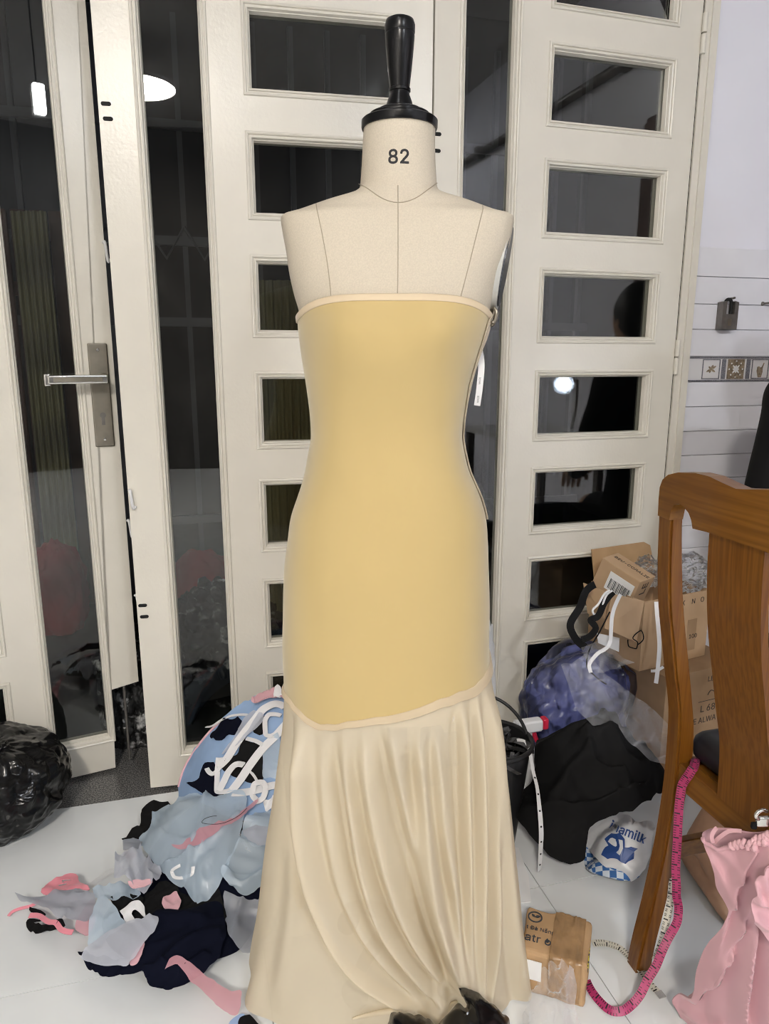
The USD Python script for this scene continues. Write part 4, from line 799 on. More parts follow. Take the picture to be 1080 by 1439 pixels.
drape('film_scrap', CA([(540, 300), (620, 240), (720, 180), (725, 215), (640, 280), (575, 330)]), 'hazy_film', 'long clear film sliver on the floor behind the pink satin', 'film', off=.006, amp=.006, th=0)
drape('grey_scrap', CA([(780, 40), (800, 5), (880, 0), (905, 60), (880, 100), (800, 95), (775, 80)]), 'organza_grey', 'small grey chiffon scrap at the left edge of the blue drape', 'fabric scrap', off=.022, amp=.010, th=0)
drape('pink_scrap', CA([(780, 85), (860, 90), (865, 110), (810, 130), (790, 110)]), 'pink_cloth', 'tiny pink scrap under the grey chiffon scrap', 'fabric scrap', off=.022, amp=.004, step=2.5)
drape('black_scrap', CA([(690, 400), (740, 360), (860, 362), (910, 385), (910, 470), (800, 460), (750, 465)]), 'black_cloth', 'angular black scrap just behind the frayed white scrap', 'fabric scrap', off=.012, amp=.008)
drape('frayed_scrap', CA([(755, 470), (800, 435), (870, 400), (910, 420), (925, 500), (890, 470), (850, 450), (830, 480), (860, 520), (800, 540)]), 'white_tape', 'frayed white scrap curled on the black fabric in the middle front', 'fabric scrap', off=.026, amp=.008, step=3)
drape('pink_scrap', CA([(780, 490), (830, 490), (850, 520), (800, 545)]), 'pink_cloth', 'pink sliver enclosed by the frayed white scrap', 'fabric scrap', off=.022, amp=.004, step=2.5)
drape('pink_scrap', CA([(830, 740), (870, 680), (915, 640), (900, 730), (860, 790), (815, 800)]), 'pink_cloth', 'pink scrap tucked between organza and navy garment', 'fabric scrap', off=.036, amp=.006, step=3)
drape('organza_strip', C6([(595, 692), (610, 650), (640, 630), (720, 680), (800, 740), (840, 760), (876, 752), (870, 800), (857, 852), (800, 825), (745, 770), (690, 720), (640, 662)]), 'organza_pink', 'sheer pink strip trailing from the navy garment to the skirt hem', 'fabric scrap', off=.034, amp=.006, th=0)
drape('blue_scrap', [(318, 1450), (322, 1436), (336, 1426), (346, 1430), (352, 1450)], 'blue_bundle', 'bright blue scrap corner at the skirt hem by the picture bottom', 'fabric scrap', off=.008, amp=.004, step=3)
drape('black_scrap', [(332, 1450), (336, 1432), (350, 1428), (362, 1440), (372, 1455)], 'black_cloth', 'black scrap corner at the skirt hem by the picture bottom', 'fabric scrap', off=.012, amp=.004, step=3)

# black refuse bag at the far left
gb = thing('rubbish_bag', 'knotted shiny black plastic rubbish bag on the floor by the left door', 'bag', (-.53, 1.80, 0))
bg = lump((-.55, 1.765, .105), (.195, .16, .125), .28, 21, 4, 6, floor=.002, sq=.85); v = np.array(bg.vertices)
kp = np.array([-.50, 1.72, .215]); d = np.linalg.norm((v - kp) * [1, 1, 1.2], axis=1); an = np.arctan2(v[:, 1] - kp[1], v[:, 0] - kp[0])
v += ((v - kp) / (d[:, None] + .02)) * (.016 * np.exp(-d / .18) * np.abs(np.sin(an * 8 + d * 10)))[:, None]
v += (.012 * (.5 - np.abs(2 * meshkit.noise(v * [14, 14, 20], 8) - 1)))[:, None] * np.array([.4, -.4, 1]); v[:, 2] = np.maximum(v[:, 2], .002)
part(gb, 'bag_body', trimesh.Trimesh(v, bg.faces, process=False), 'black_poly', True)
part(gb, 'knot', lump(kp + (0, 0, .004), (.034, .030, .022), 1.0, 5, 9, 4), 'black_poly', True)

# ------------------------------------------------------------------ right side: bin, bottle, dark cloth, bags, cartons
bx, by = .632, 1.392
bn = thing('waste_bin', 'black plastic bin full of dark cuttings behind the skirt at the right', 'bin', (bx, by, 0))
BR = lambda z: .062 + .028 * z / .265
part(bn, 'bin_body', xf(lathe([(0, .004), (BR(0), .004), (BR(.26), .26), (BR(.26) - .004, .26), (BR(.02) - .004, .02), (0, .02)], 48), (1, 0, 0), (0, 1, 0), (0, 0, 1), (bx, by, 0)), 'bin_black', 30)
ring = [(bx + (BR(.262) + .002) * cos(a), by + (BR(.262) + .002) * sin(a), .262) for a in np.linspace(0, 2 * pi, 49)]
part(bn, 'bin_rim', tube(ring, .006, 10), 'bin_black', True)
part(bn, 'bin_handle', tube([(bx + .090 * cos(a), by + .090 * sin(a) * .95 + .01, .264 + .065 * sin(t)) for t in np.linspace(0, pi, 24) for a in [pi * 1.02 - t * 1.04]], .004, 8), 'bin_black', True)
rg = np.random.default_rng(7); bits = []
for i in range(60):
    a, r = rg.random() * 6.28, sqrt(rg.random()) * .072; p0 = np.array([bx + r * cos(a), by + r * sin(a), .215 + rg.random() * .05]); d = rg.normal(size=3) * [.03, .03, .014]
    bits.append(ribbon([p0 - d, p0 + rg.normal(size=3) * .008, p0 + d], .009 + .008 * rg.random(), .001, rg.normal(size=3), 12)[0])
solo('cuttings', cat_(*bits), 'scrap_mix', 'black grey and white fabric cuttings filling the bin', 'cuttings', True, kind='stuff')
# white tape hanging over the bin's rim
wt = [atz(726, 1040, .268), atz(738, 1043, .272), atz(744, 1056, .262), aty(748, 1080, 1.315), aty(754, 1105, 1.285), aty(758, 1140, 1.25), aty(760, 1180, 1.238), aty(758, 1215, 1.25), atz(757, 1224, .004)]
m_, p_, s_, n_ = ribbon(wt, [.007, .009, .009, .009, .011, .012, .012, .012, .011], .0008, np.array([.2, -1, .35]), 70)
w_ = thing('hanging_tape', 'white dotted tape hanging from the bin down over the black cloth', 'tape', wt[-1]); part(w_, 'tape_band', m_, 'satin_white', 40)
for i in range(22, 70, 7): part(w_, 'tape_dot', xf(lathe([(0, 0), (.0022, 0), (.0022, .0008), (0, .0008)], 10), s_[i], np.cross(n_[i], s_[i]), n_[i], p_[i] + n_[i] * .0004), 'ink')
# spray bottle behind the bin
sp = thing('spray_bottle', 'white spray bottle with red trigger head poking up behind the bin', 'bottle', (.87, 1.60, 0)); so = atd(741, 1024, 1.66) * [1, 1, 0] - [.002, 0, 0.005]
part(sp, 'bottle_body', xf(lathe([(0, .002), (.036, .002), (.038, .03), (.038, .13), (.014, .18), (.014, .20), (0, .20)], 30), (1, 0, 0), (0, 1, 0), (0, 0, 1), so), 'white_plastic', 40)
part(sp, 'spray_head', rbox(so[0] - .035, so[0] + .040, so[1] - .014, so[1] + .014, .20, .232, .006), 'white_plastic', 40)
part(sp, 'nozzle', rbox(so[0] + .040, so[0] + .056, so[1] - .012, so[1] + .012, .203, .232, .004), 'red_plastic', 40)
part(sp, 'trigger', tube([so + (.020, 0, .20), so + (.026, 0, .182), so + (.040, 0, .160)], [.006, .006, .004], 8, 12), 'red_plastic', 40)
# dark cloth heap
C5 = lambda P: [(660 + x / 2.571, 900 + y / 2.571) for x, y in P]
drape('black_garment', C5([(235, 380), (310, 345), (400, 318), (520, 278), (560, 345), (640, 410), (702, 470), (698, 570), (600, 640), (430, 690), (410, 820), (330, 832), (290, 815), (230, 740), (150, 660), (150, 600), (230, 520)]), 'black_cloth', 'large heap of black cloth on the floor between bin and chair', 'garment', H=HR, off=.004, amp=.020, sc=8, th=.004, step=5,
      creases=[(C5([(400, 400), (480, 390), (590, 480), (690, 520)]), 9, .030), (C5([(300, 600), (430, 450), (560, 360)]), 10, .022), (C5([(250, 420), (330, 380), (510, 300)]), 8, .020), (C5([(200, 650), (400, 640), (640, 560)]), 9, .020), (C5([(420, 400), (440, 480), (560, 520)]), 7, .020)])
hb = sheet(C5([(235, 380), (520, 300), (702, 470), (698, 600), (420, 700), (330, 832), (150, 660)]), lambda px, py: march(px, py, lambda x, y: HR(x, y) - .012), 9)
# bag of navy cloth, wrapped in clear film
nb = lump((1.00, 1.655, .150), (.155, .10, .185), .45, 33, 4, 5, floor=.002, sq=.9); v = np.array(nb.vertices); v += (.013 * (.5 - np.abs(2 * meshkit.noise(v * [44, 44, 12] + 3, 5) - 1)) + .008 * (.5 - np.abs(2 * meshkit.noise(v * [90, 90, 30] + 9, 6) - 1)))[:, None] * np.array([.5, -.8, .6]); nb = trimesh.Trimesh(v, nb.faces, process=False)
solo('cloth_bag', nb, 'navy_bag', 'round bundle of purple blue cloth inside the clear plastic bag', 'bundle', True)
cb = lump((1.01, 1.650, .155), (.172, .116, .200), .50, 41, 4, 5, floor=.001, sq=.9); v = np.array(cb.vertices)
v += (.014 * (.5 - np.abs(2 * meshkit.noise(v * [30, 30, 10], 5) - 1)))[:, None] * np.array([.5, -.8, .6])
solo('plastic_bag', trimesh.Trimesh(v, cb.faces, process=False), 'clear_film', 'clear plastic bag wrapped round the purple blue cloth', 'bag', True)
def film(px, py):
    D = 1.60 + .0 * px - (py - 930) * .0011 + .00025 * (px - 850); P = atd(px, py, D)
    k = .022 * (.5 - np.abs(2 * meshkit.noise(P * 22, 3) - 1)) + .012 * (.5 - np.abs(2 * meshkit.noise(P * 50, 4) - 1)); return P + k[:, None] * EF
solo('plastic_film', sheet(C5([(330, 90), (420, 40), (480, 110), (560, 170), (640, 230), (715, 300), (712, 450), (640, 420), (560, 350), (520, 285), (440, 300), (380, 240)]), film, 4, False), 'hazy_film', 'crumpled clear plastic film hanging in front of the lower carton', 'film', True)
def film2(px, py):
    P = atd(px, py, 1.655 + 0 * px); return P + (.02 * (.5 - np.abs(2 * meshkit.noise(P * 26, 13) - 1)))[:, None] * EF
C8 = lambda P: [(780 + x / 4.32, 760 + y / 4.32) for x, y in P]
solo('plastic_film', sheet(C8([(150, 640), (250, 600), (330, 640), (400, 700), (490, 745), (380, 760), (290, 800), (230, 790), (190, 740)]), film2, 3.5, False), 'hazy_film', 'small clear plastic wrap under the open carton above the blue bundle', 'film', True)

q_ = R_ * .197 + FW * 1.37
bw = lump((q_[0], q_[1], .315), (.034, .022, .33), .5, 61, 8, 5, floor=.002); v = np.array(bw.vertices); v += (.005 * np.abs(np.sin(v[:, 2] * 260) * np.sin(np.arctan2(v[:, 1] - q_[1], v[:, 0] - q_[0]) * 9)))[:, None] * (v - [q_[0], q_[1], .315]) * [12, 12, 0]
solo('bubble_wrap', trimesh.Trimesh(v, bw.faces, process=False), 'white_film', 'narrow upright roll of whitish bubble wrap just behind the right edge of the skirt', 'wrap', True)
solo('paper_sheet', prism([tuple(atz(x, y, 0)[:2]) for x, y in ((715, 1190), (728, 1192), (742, 1230), (746, 1268), (725, 1270))], .0015), 'paper_white', 'white paper sheet on the floor between skirt and parcel', 'paper')
# cartons against the wall
def carton(name, label, o, ang, lx, ly, z0, z1, mat='card', th=.004, open_top=True):
    t = thing(name, label, 'box', (o[0], o[1], z0)); ex, ey = np.array([cos(ang), sin(ang), 0]), np.array([-sin(ang), cos(ang), 0]); O_ = np.array([o[0], o[1], 0.0])
    W_ = lambda m: xf(m, ex, ey, (0, 0, 1), O_)
    part(t, 'front_panel', W_(box(0, lx, 0, th, z0, z1)), mat); part(t, 'back_panel', W_(box(0, lx, ly - th, ly, z0, z1)), mat)
    part(t, 'side_panel', W_(box(0, th, th, ly - th, z0, z1)), mat); part(t, 'side_panel', W_(box(lx - th, lx, th, ly - th, z0, z1)), mat)
    part(t, 'bottom_panel', W_(box(th, lx - th, th, ly - th, z0, z0 + th)), mat)
    if not open_top: part(t, 'top_panel', W_(box(th, lx - th, th, ly - th, z1 - th, z1)), mat)
    return t, ex, ey, O_, W_
t, ex, ey, O_, W_ = carton('carton', 'lower brown carton on the floor behind the chair, lettering on its front', (1.150, 1.465), radians(8), .265, .22, .001, .322, 'card_dark', open_top=False)
for s, h, x, z in (('L 68', .019, .128, .198), ('E ALWA', .016, .106, .166), ('LE', .014, .145, .285)): part(t, 'carton_print', text_on(s, h, O_ + ex * x - ey * .0004 + (0, 0, z), ex, (0, 0, 1)), 'tan_ink')
part(t, 'print_line', W_(box(.12, .26, -.0006, 0, .228, .2295)), 'tan_ink'); part(t, 'print_swirl', tube([O_ + ex * (.15 + .012 * i) - ey * .001 + (0, 0, .245 + [0, .012, .006, -.004, .004, .010, .008][i]) for i in range(7)], .0012, 6, 30), 'tan_ink')
t, ex, ey, O_, W_ = carton('carton', 'open brown carton with folded flaps, standing on the lower carton', (1.101, 1.515), radians(10.7), .243, .20, .3235, .515)
for s, x in (('K', .135), ('N', .172), ('O', .205)): part(t, 'carton_print', text_on(s, .014, O_ + ex * x - ey * .0004 + (0, 0, .485), ex, (0, 0, 1)), 'tan_ink')
part(t, 'print_block', W_(box(.165, .20, -.0006, 0, .35, .44)), 'card_dark'); part(t, 'carton_print', text_on('100', .012, O_ + ex * .172 - ey * .0012 + (0, 0, .385), ex, (0, 0, 1)), 'tan_ink')
fl1 = np.array([atd(*C8([p])[0], d) for p, d in (((345, 320), 1.70), ((540, 365), 1.735), ((492, 615), 1.70), ((300, 530), 1.66))])
def slab(q, th=.0035):
    q = np.array(q); n = np.cross(q[1] - q[0], q[3] - q[0]); n /= np.linalg.norm(n)
    return tm(m3.Manifold.hull_points(np.vstack([q, q + n * th])))
part(t, 'flap', slab(fl1), 'card', False, 'front flap folded down')
fl2 = np.array([atd(*C8([p])[0], d) for p, d in (((168, 255), 1.80), ((330, 318), 1.715), ((300, 475), 1.69), ((195, 440), 1.76))]); part(t, 'flap', slab(fl2), 'card')
fl3 = [O_ + ex * .01 + ey * .199 + (0, 0, .514), O_ + ex * .24 + ey * .199 + (0, 0, .514), O_ + ex * .235 + ey * .225 + (0, 0, .60), O_ + ex * .015 + ey * .225 + (0, 0, .60)]; part(t, 'flap', slab(fl3), 'card_warm', False, 'back flap standing up')
lb = np.array([atd(*C8([p])[0], d) for p, d in (((250, 560), 1.69), ((390, 590), 1.715), ((385, 675), 1.725), ((260, 620), 1.70))]); part(t, 'shipping_label', slab(lb, .0008), 'paper_white')
# small carton in the open one
t = thing('carton', 'small brown carton with a barcode label sticking out of the open carton', 'box', (1.12, 1.56, .47))
tp_ = np.array([1.106, 1.546, .560]); e2 = np.array([-.048, .098, .040]); e2 /= np.linalg.norm(e2); e1 = np.array([.072, .034, 0]); e1 -= e2 * (e1 @ e2); e1 /= np.linalg.norm(e1); e3 = np.cross(e1, e2)
so_ = tp_ - e3 * .088; Wb = lambda m: xf(m, e1, e2, e3, so_)
part(t, 'carton_body', Wb(rbox(0, .078, 0, .122, 0, .088, .002)), 'card')
part(t, 'barcode_label', Wb(box(-.0008, 0, .008, .085, .014, .068)), 'paper_white')
rg = np.random.default_rng(3); y = .014
while y < .078:
    w = .0008 + .0016 * rg.random(); part(t, 'barcode_bar', Wb(box(-.0014, -.0008, y, y + w, .020, .050)), 'ink'); y += w + .0012 + .0022 * rg.random()
part(t, 'carton_print', text_on('BEU-CORALIE', .0115, so_ + e1 * .040 + e2 * .112 + e3 * .0882, -e2, e1), 'tan_ink')
part(t, 'carton_print', text_on('LE', .026, so_ + e1 * .052 - e2 * .0004 + e3 * .036, e3, -e1), 'tan_ink')
# crumpled clear bags on the cartons
def crump(c, r, seed, name, label):
    b = lump(c, r, .8, seed, 9, 5); v = np.array(b.vertices); v += (.020 * (.5 - np.abs(2 * meshkit.noise(v * 34, seed) - 1)))[:, None] * np.array([.6, -.8, .6]); solo(name, trimesh.Trimesh(v, b.faces, process=False), 'clear_film', label, 'bag', True)
crump((1.285, 1.595, .555), (.055, .045, .052), 51, 'plastic_bag', 'clear crumpled plastic bag on the open carton, seen through the chair back')
crump((1.20, 1.66, .545), (.04, .04, .04), 52, 'plastic_bag', 'clear plastic wad behind the small carton')
# straps and cords on the cartons
def cord(name, pts, D, r, mat, label, w=None):
    p = np.array([atd(*q, d) for q, d in zip(C8(pts), D)])
    solo(name, tube(p, r, 8, 50) if w is None else ribbon(p, w, .0015, None, 50)[0], mat, label, 'cord' if w is None else 'strap', True if w is None else 40)
cord('webbing_strap', [(240, 265), (190, 300), (150, 400), (90, 520), (120, 590), (180, 645)], [1.71, 1.69, 1.68, 1.665, 1.66, 1.66], 0, 'black_cloth', 'black webbing strap slung over the left end of the open carton', .018)
cord('webbing_strap', [(350, 310), (300, 370), (250, 465), (210, 480), (245, 530), (215, 575), (160, 600)], [1.69, 1.68, 1.67, 1.665, 1.66, 1.66, 1.66], 0, 'black_cloth', 'black webbing strap looped down the middle of the open carton flap', .016)
cord('white_cord', [(330, 300), (300, 320), (260, 385), (225, 425), (240, 450), (280, 400), (310, 330), (345, 302)], [1.68] * 8, .0028, 'white_tape', 'doubled white cord bent over the carton flap')
cord('white_cord', [(395, 325), (360, 400), (340, 500), (335, 600), (320, 640), (250, 690), (205, 760), (215, 800)], [1.68, 1.675, 1.66, 1.655, 1.65, 1.65, 1.64, 1.63], 0, 'white_tape', 'flat white tape running down the carton flap to the blue bundle', .009)
cord('white_cord', [(612, 370), (620, 480), (630, 600), (625, 740), (610, 865)], [1.74, 1.72, 1.71, 1.69, 1.68], 0, 'white_tape', 'flat white tape hanging beside the chair post in front of the cartons', .010)
cord('white_cord', [(580, 790), (620, 785), (655, 765)], [1.69, 1.68, 1.68], 0, 'white_tape', 'short white tape end lying across the hanging tape by the chair post', .007)
cord('thin_cord', [(330, 430), (270, 550), (200, 680), (190, 760), (240, 820), (310, 870)], [1.66, 1.655, 1.65, 1.645, 1.63, 1.62], .0018, 'black_cloth', 'thin black cord trailing from the strap to the blue bundle')
cord('thin_cord', [(440, 600), (445, 640), (490, 655), (500, 620), (470, 590), (520, 545), (535, 590), (500, 630)], [1.69] * 8, .0014, 'black_cloth', 'thin black cord curled in loops below the carton flap')

# printed carrier bag with checked cloth at the foot of the dark heap
def HB(x, y): return np.maximum(dome_h(x, y, .905, 1.215, .10, .085, .115, .8), 0) + .003
bgp = C5([(415, 690), (480, 650), (560, 622), (600, 655), (668, 645), (660, 720), (640, 800), (600, 860), (560, 865), (470, 800), (415, 740)])
cb_ = thing('carrier_bag', 'crumpled white carrier bag with blue print beside the chair leg', 'bag', (.91, 1.2, 0))
def surfB(px, py):
    P = march(px, py, HB); return P + (.016 * (.5 - np.abs(2 * meshkit.noise(P * 30, 6) - 1)))[:, None] * EF
part(cb_, 'bag_body', solid(sheet(bgp, surfB, 4), .002), 'bag_white', 60)
tp = march(np.array([C5([(508, 665)])[0][0]]), np.array([C5([(508, 665)])[0][1]]), HB)[0]; tq = march(np.array([C5([(622, 725)])[0][0]]), np.array([C5([(622, 725)])[0][1]]), HB)[0]
def stick(m2, o_px, ex_px, h):            # flat lettering laid onto the bag's surface
    a = np.array(C5([o_px, ex_px])); d = a[1] - a[0]; L = np.hypot(*d); d /= L; nrm = np.array([d[1], -d[0]])
    m2 = trimesh.Trimesh(*trimesh.remesh.subdivide_to_size(m2.vertices, m2.faces, h * .25), process=False) if 0 else m2
    v = np.array(m2.vertices); w = v[:, 0].max() - v[:, 0].min(); s = L / w
    q = a[0] + (v[:, :1] - v[:, 0].min()) * s * d + v[:, 1:2] * s * nrm
    P = surfB(q[:, 0], q[:, 1]); P = P + (EYEP - P) / np.linalg.norm(EYEP - P, axis=1)[:, None] * (.0022 + (v[:, 2:3] > 1e-6) * .0006)
    return trimesh.Trimesh(P, m2.faces, process=False)
part(cb_, 'bag_print', stick(meshkit.text_mesh('inamilk', 1, .1, True), (500, 672), (625, 728), 1), 'bag_blue')
drop = Polygon([(0, .1), (.25, 0), (.5, .12), (.78, .05), (1.0, .25), (.92, .5), (1.02, .62), (.8, .62), (.62, .55), (.55, .8), (.35, .95), (.12, .85), (.02, .55), (.18, .4)], [[(.36, .75), (.46, .55), (.42, .3), (.52, .28), (.58, .5), (.5, .75)]])
part(cb_, 'bag_print', stick(prism(drop.segmentize(.05), .1), (470, 785), (585, 815), 1), 'bag_blue')
def HC(x, y): return dome_h(x, y, .885, 1.19, .12, .07, .05, .7) + .002
solo('checked_cloth', solid(sheet(C5([(412, 735), (470, 780), (560, 835), (640, 800), (610, 862), (560, 870), (480, 850), (412, 825)]), lambda px, py: march(px, py, HC), 4), .003), 'blue_check', 'blue and white checked cloth under the printed carrier bag', 'cloth', 50)

# small taped parcel beside the skirt hem
C9 = lambda P: [(660 + x / 2.571, 1130 + y / 2.571) for x, y in P]
t = thing('parcel', 'small taped cardboard parcel with printed lettering beside the skirt hem', 'box', (.60, .98, 0))
pe = np.array([.087, -.060, 0]); pe /= np.linalg.norm(pe); pd = np.array([-pe[1], pe[0], 0]); PW, PD, PH_ = .118, .108, .092
po = np.array([.614, .921, 0]) - pe * PW
Wp = lambda m: xf(m, pe, pd, (0, 0, 1), po)
pb = rbox(0, PW, 0, PD, .001, PH_, .008, 12); pb = trimesh.Trimesh(*trimesh.remesh.subdivide_to_size(pb.vertices, pb.faces, .012), process=False); v = np.array(pb.vertices); v += (meshkit.fbm(v * 34, 2, 5)[:, None] - .5) * .006 * np.sign(v - [PW / 2, PD / 2, PH_ / 2]); v[:, 2] = np.maximum(v[:, 2], .001)
part(t, 'parcel_body', Wp(trimesh.Trimesh(v, pb.faces, process=False)), 'card_warm', 40)
u, w = np.meshgrid(np.linspace(.052, .108, 22), np.linspace(0, 1, 60)); arc = w * (PD + PH_ - .01)
ty_ = np.where(arc < PD, PD - arc, -.0015); tz_ = np.where(arc < PD, PH_ + .0018, PH_ + .0018 - (arc - PD))
wr_ = .0035 * (1 - np.abs(2 * meshkit.noise(np.stack([u * 130, arc * 24, u * 0], -1), 4) - 1)) ** 2
tpw = solid(grid(np.stack([u, ty_ - wr_ * (arc >= PD), tz_ + wr_ * (arc < PD)], -1)), -.0012); part(t, 'packing_tape', Wp(tpw), 'tape_brown', True, 'wrinkled shiny brown packing tape')
pt = lambda s, h, x, y, b=False: part(t, 'parcel_print', text_on(s, h, po + pe * x + pd * y + (0, 0, PH_ + .0012), pe, pd, .0012, b), 'bag_print_grey')
pt('t Đà Nẵng', .0082, .004, .050); pt('atr', .017, .004, .022); pt('o', .016, .0395, .022)
dr = xf(prism(Polygon([(.0035 * cos(a) * (1 if sin(a) < 0 else 1 - sin(a) * .9), .0035 * sin(a) * (1 if sin(a) < 0 else 1.9)) for a in np.linspace(0, 2 * pi, 24, endpoint=False)]), .0012), pe, pd, (0, 0, 1), po + pe * .0445 + pd * .031 + (0, 0, PH_ + .0014)); part(t, 'parcel_print', dr, 'bag_print_grey')
em = Point(0, 0).buffer(.0135).difference(Point(0, 0).buffer(.0112)); lf = Polygon(petal(.5, .010, .0028)).union(Polygon(petal(2.5, .009, .0024)))
for g_ in (em, lf): part(t, 'parcel_emblem', xf(prism(g_, .0012), pe, pd, (0, 0, 1), po + pe * .016 + pd * .082 + (0, 0, PH_ + .0012)), 'bag_print_grey')
part(t, 'paper_label', Wp(box(.008, .040, -.0022, -.0012, .035, .075)), 'paper_white')
part(t, 'edge_tape', Wp(box(PW - .001, PW + .0012, .008, .085, .045, PH_ - .006)), 'hazard')
# thin clear film bag slumped in front of it
def filmC(px, py):
    D = .955 + (1439 - py) * .0006 - .055 * np.sin(np.clip((px - 725) / 110, 0, 1) * pi); P = atd(px, py, D)
    k = .016 * (.5 - np.abs(2 * meshkit.noise(np.stack([px * .11, py * .035, px * 0], -1), 3) - 1)) + .008 * (.5 - np.abs(2 * meshkit.noise(np.stack([px * .3, py * .08, px * 0], -1), 4) - 1)); P = P + k[:, None] * EF
    P[:, 2] = np.maximum(P[:, 2], .003); return P
solo('plastic_film', sheet(C9([(185, 900), (190, 760), (215, 680), (250, 610), (290, 572), (330, 560), (375, 590), (385, 650), (375, 720), (395, 790), (420, 900)]), filmC, 3, False), 'hazy_film', 'thin clear plastic film slumped in front of the taped parcel', 'film', True)
# black plastic bag at the foot of the skirt
CF = lambda P: [(540 + x / 3.375, 1340 + y / 3.375) for x, y in P]
bpts = CF([(5, 420), (15, 334), (30, 272), (70, 255), (110, 262), (190, 292), (240, 300), (280, 270), (350, 225), (388, 205), (358, 180), (352, 155), (400, 166), (425, 150), (470, 190), (540, 240), (590, 295), (598, 420)])
bpoly = Polygon(bpts)
def bagF(px, py):
    pts_ = np.stack([px, py], 1); d = _dist(pts_, np.array(list(bpoly.exterior.coords))); D = .915 - .045 * np.sqrt(np.clip(d / 40, 0, 1)) + (1439 - py) * .0003; P = atd(px, py, D)
    k = .014 * (.5 - np.abs(2 * meshkit.noise(P * 24, 3) - 1)) + .010 * (.5 - np.abs(2 * meshkit.noise(P * 52, 4) - 1)); k = k + folds(pts_, [(CF([(385, 215), (375, 280), (390, 400)]), 5, .014), (CF([(425, 150), (440, 260), (470, 400)]), 5, .010), (CF([(240, 300), (300, 320), (360, 400)]), 6, .010)])
    P = P + k[:, None] * EF; P[:, 2] = np.maximum(P[:, 2], .003); return P
solo('rubbish_bag', solid(sheet(bpts, bagF, 3, False), .002), 'black_poly', 'crumpled black plastic bag lying against the gathered skirt hem', 'bag', 50)
# tape measure hung over the chair rail
tm_ = thing('tape_measure', 'pink and white tape measure hung over the chair rail and looped on the floor', 'tape measure', (.80, .95, 0))
q = [atx(977, 1066, .83), atx(976, 1072, .812), atx(973, 1080, .793), atx(968, 1088, .791), atx(961, 1098, .790), atx(957, 1107, .790), atx(955, 1120, .789), atx(953, 1145, .788), atx(951, 1185, .787), atx(949, 1225, .785), atx(950, 1252, .785), atd(953, 1280, 1.10), atd(951, 1295, 1.095), atd(941, 1314, 1.09), atd(931, 1334, 1.08), atd(921, 1358, 1.07), atd(910, 1376, 1.062), atz(899, 1398, .030), atz(889, 1410, .018), atz(876, 1420, .012), atz(861, 1421, .009), atz(847, 1412, .008), atz(832, 1394, .008), atz(824, 1378, .008)]
def ticked(t, name, pts, w, mat, nrm=None, n=140, gap=.005):
    m_, p_, s_, n_ = ribbon(pts, w, .0008, nrm, n); b = part(t, name, m_, mat, 40)
    L = np.r_[0, np.cumsum(np.linalg.norm(np.diff(p_, axis=0), axis=1))]; T_ = np.gradient(p_, axis=0); T_ /= np.linalg.norm(T_, axis=1)[:, None]; bits = []
    for k, d in enumerate(np.arange(.004, L[-1] - .004, gap)):
        i = int(np.argmin(np.abs(L - d))); big = k % 5 == 0; ln = w * (.62 if big else .30); o = p_[i] + n_[i] * .0006
        for sg in ((1,) if big else (1, -1)):
            c = o + s_[i] * sg * (w / 2 - ln / 2 - .0004); bits.append(xf(box(-ln / 2, ln / 2, -.0005 - .0006 * big, .0005 + .0006 * big, -.0003, .0003), s_[i], T_[i], n_[i], c))
    part(b, 'tick_marks', cat_(*bits), 'ink', False, None, 'stuff'); return b
ticked(tm_, 'pink_side', q, .0145, 'tape_pink')
ticked(tm_, 'white_side', [atz(*p, .006) for p in ((832, 1326), (845, 1325), (860, 1328), (873, 1334), (886, 1347), (900, 1364), (912, 1381), (927, 1397))], .0135, 'tape_white', (0, -.2, 1), 70)
ticked(tm_, 'white_side', [atd(944, 1235, 1.135), atd(942, 1262, 1.13), atd(937, 1290, 1.125), atd(930, 1322, 1.115), atd(920, 1350, 1.10)], .0125, 'tape_white', None, 50)
part(tm_, 'metal_tip', ribbon([atz(924, 1393, .0066), atz(931, 1402, .0066)], .0142, .0016, (0, -.2, 1), 6)[0], 'chrome')

# pink garment hanging at the chair back
C3 = lambda P: [(900 + x / 4.811, 1140 + y / 4.811) for x, y in P]
PF = [(C3(a), w, h) for a, w, h in [([(735, 225), (660, 360), (600, 510), (545, 680), (430, 1000), (310, 1190)], 7, .020), ([(820, 215), (720, 480), (640, 700), (530, 900), (440, 1100)], 7, .020), ([(866, 250), (770, 480), (705, 780), (650, 1200), (632, 1439)], 8, .022),
      ([(585, 930), (440, 1060), (300, 1220)], 6, .014), ([(760, 740), (710, 900), (650, 1210), (700, 1439)], 6, .014), ([(450, 290), (520, 420), (580, 560)], 6, .012), ([(500, 250), (600, 330), (640, 420)], 5, .008), ([(300, 1330), (400, 1400), (520, 1439)], 6, .016), ([(866, 800), (840, 1000), (830, 1300), (850, 1480)], 8, .018), ([(640, 700), (600, 860), (560, 960)], 5, .010)]]
def base_pink(px, py): t = np.clip((py - 1175) / 265, 0, 1.6); return .952 - .078 * np.clip((px - 990) / 90, 0, 1.5) + t * (.010 + .080 * np.exp(-((px - 940) / 42) ** 2))
def surfP(px, py, off=0.0):
    P = atd(px, py, base_pink(px, py) + off); k = folds(np.stack([px, py], 1), PF) + .004 * (meshkit.fbm(P * 30, 2, 8) - .5); P = P + k[:, None] * EF; P[:, 2] = np.maximum(P[:, 2], .004); return P
gm = thing('pink_garment', 'pale pink gathered garment hanging from the chair back down to the floor', 'garment', (.78, .82, 0))
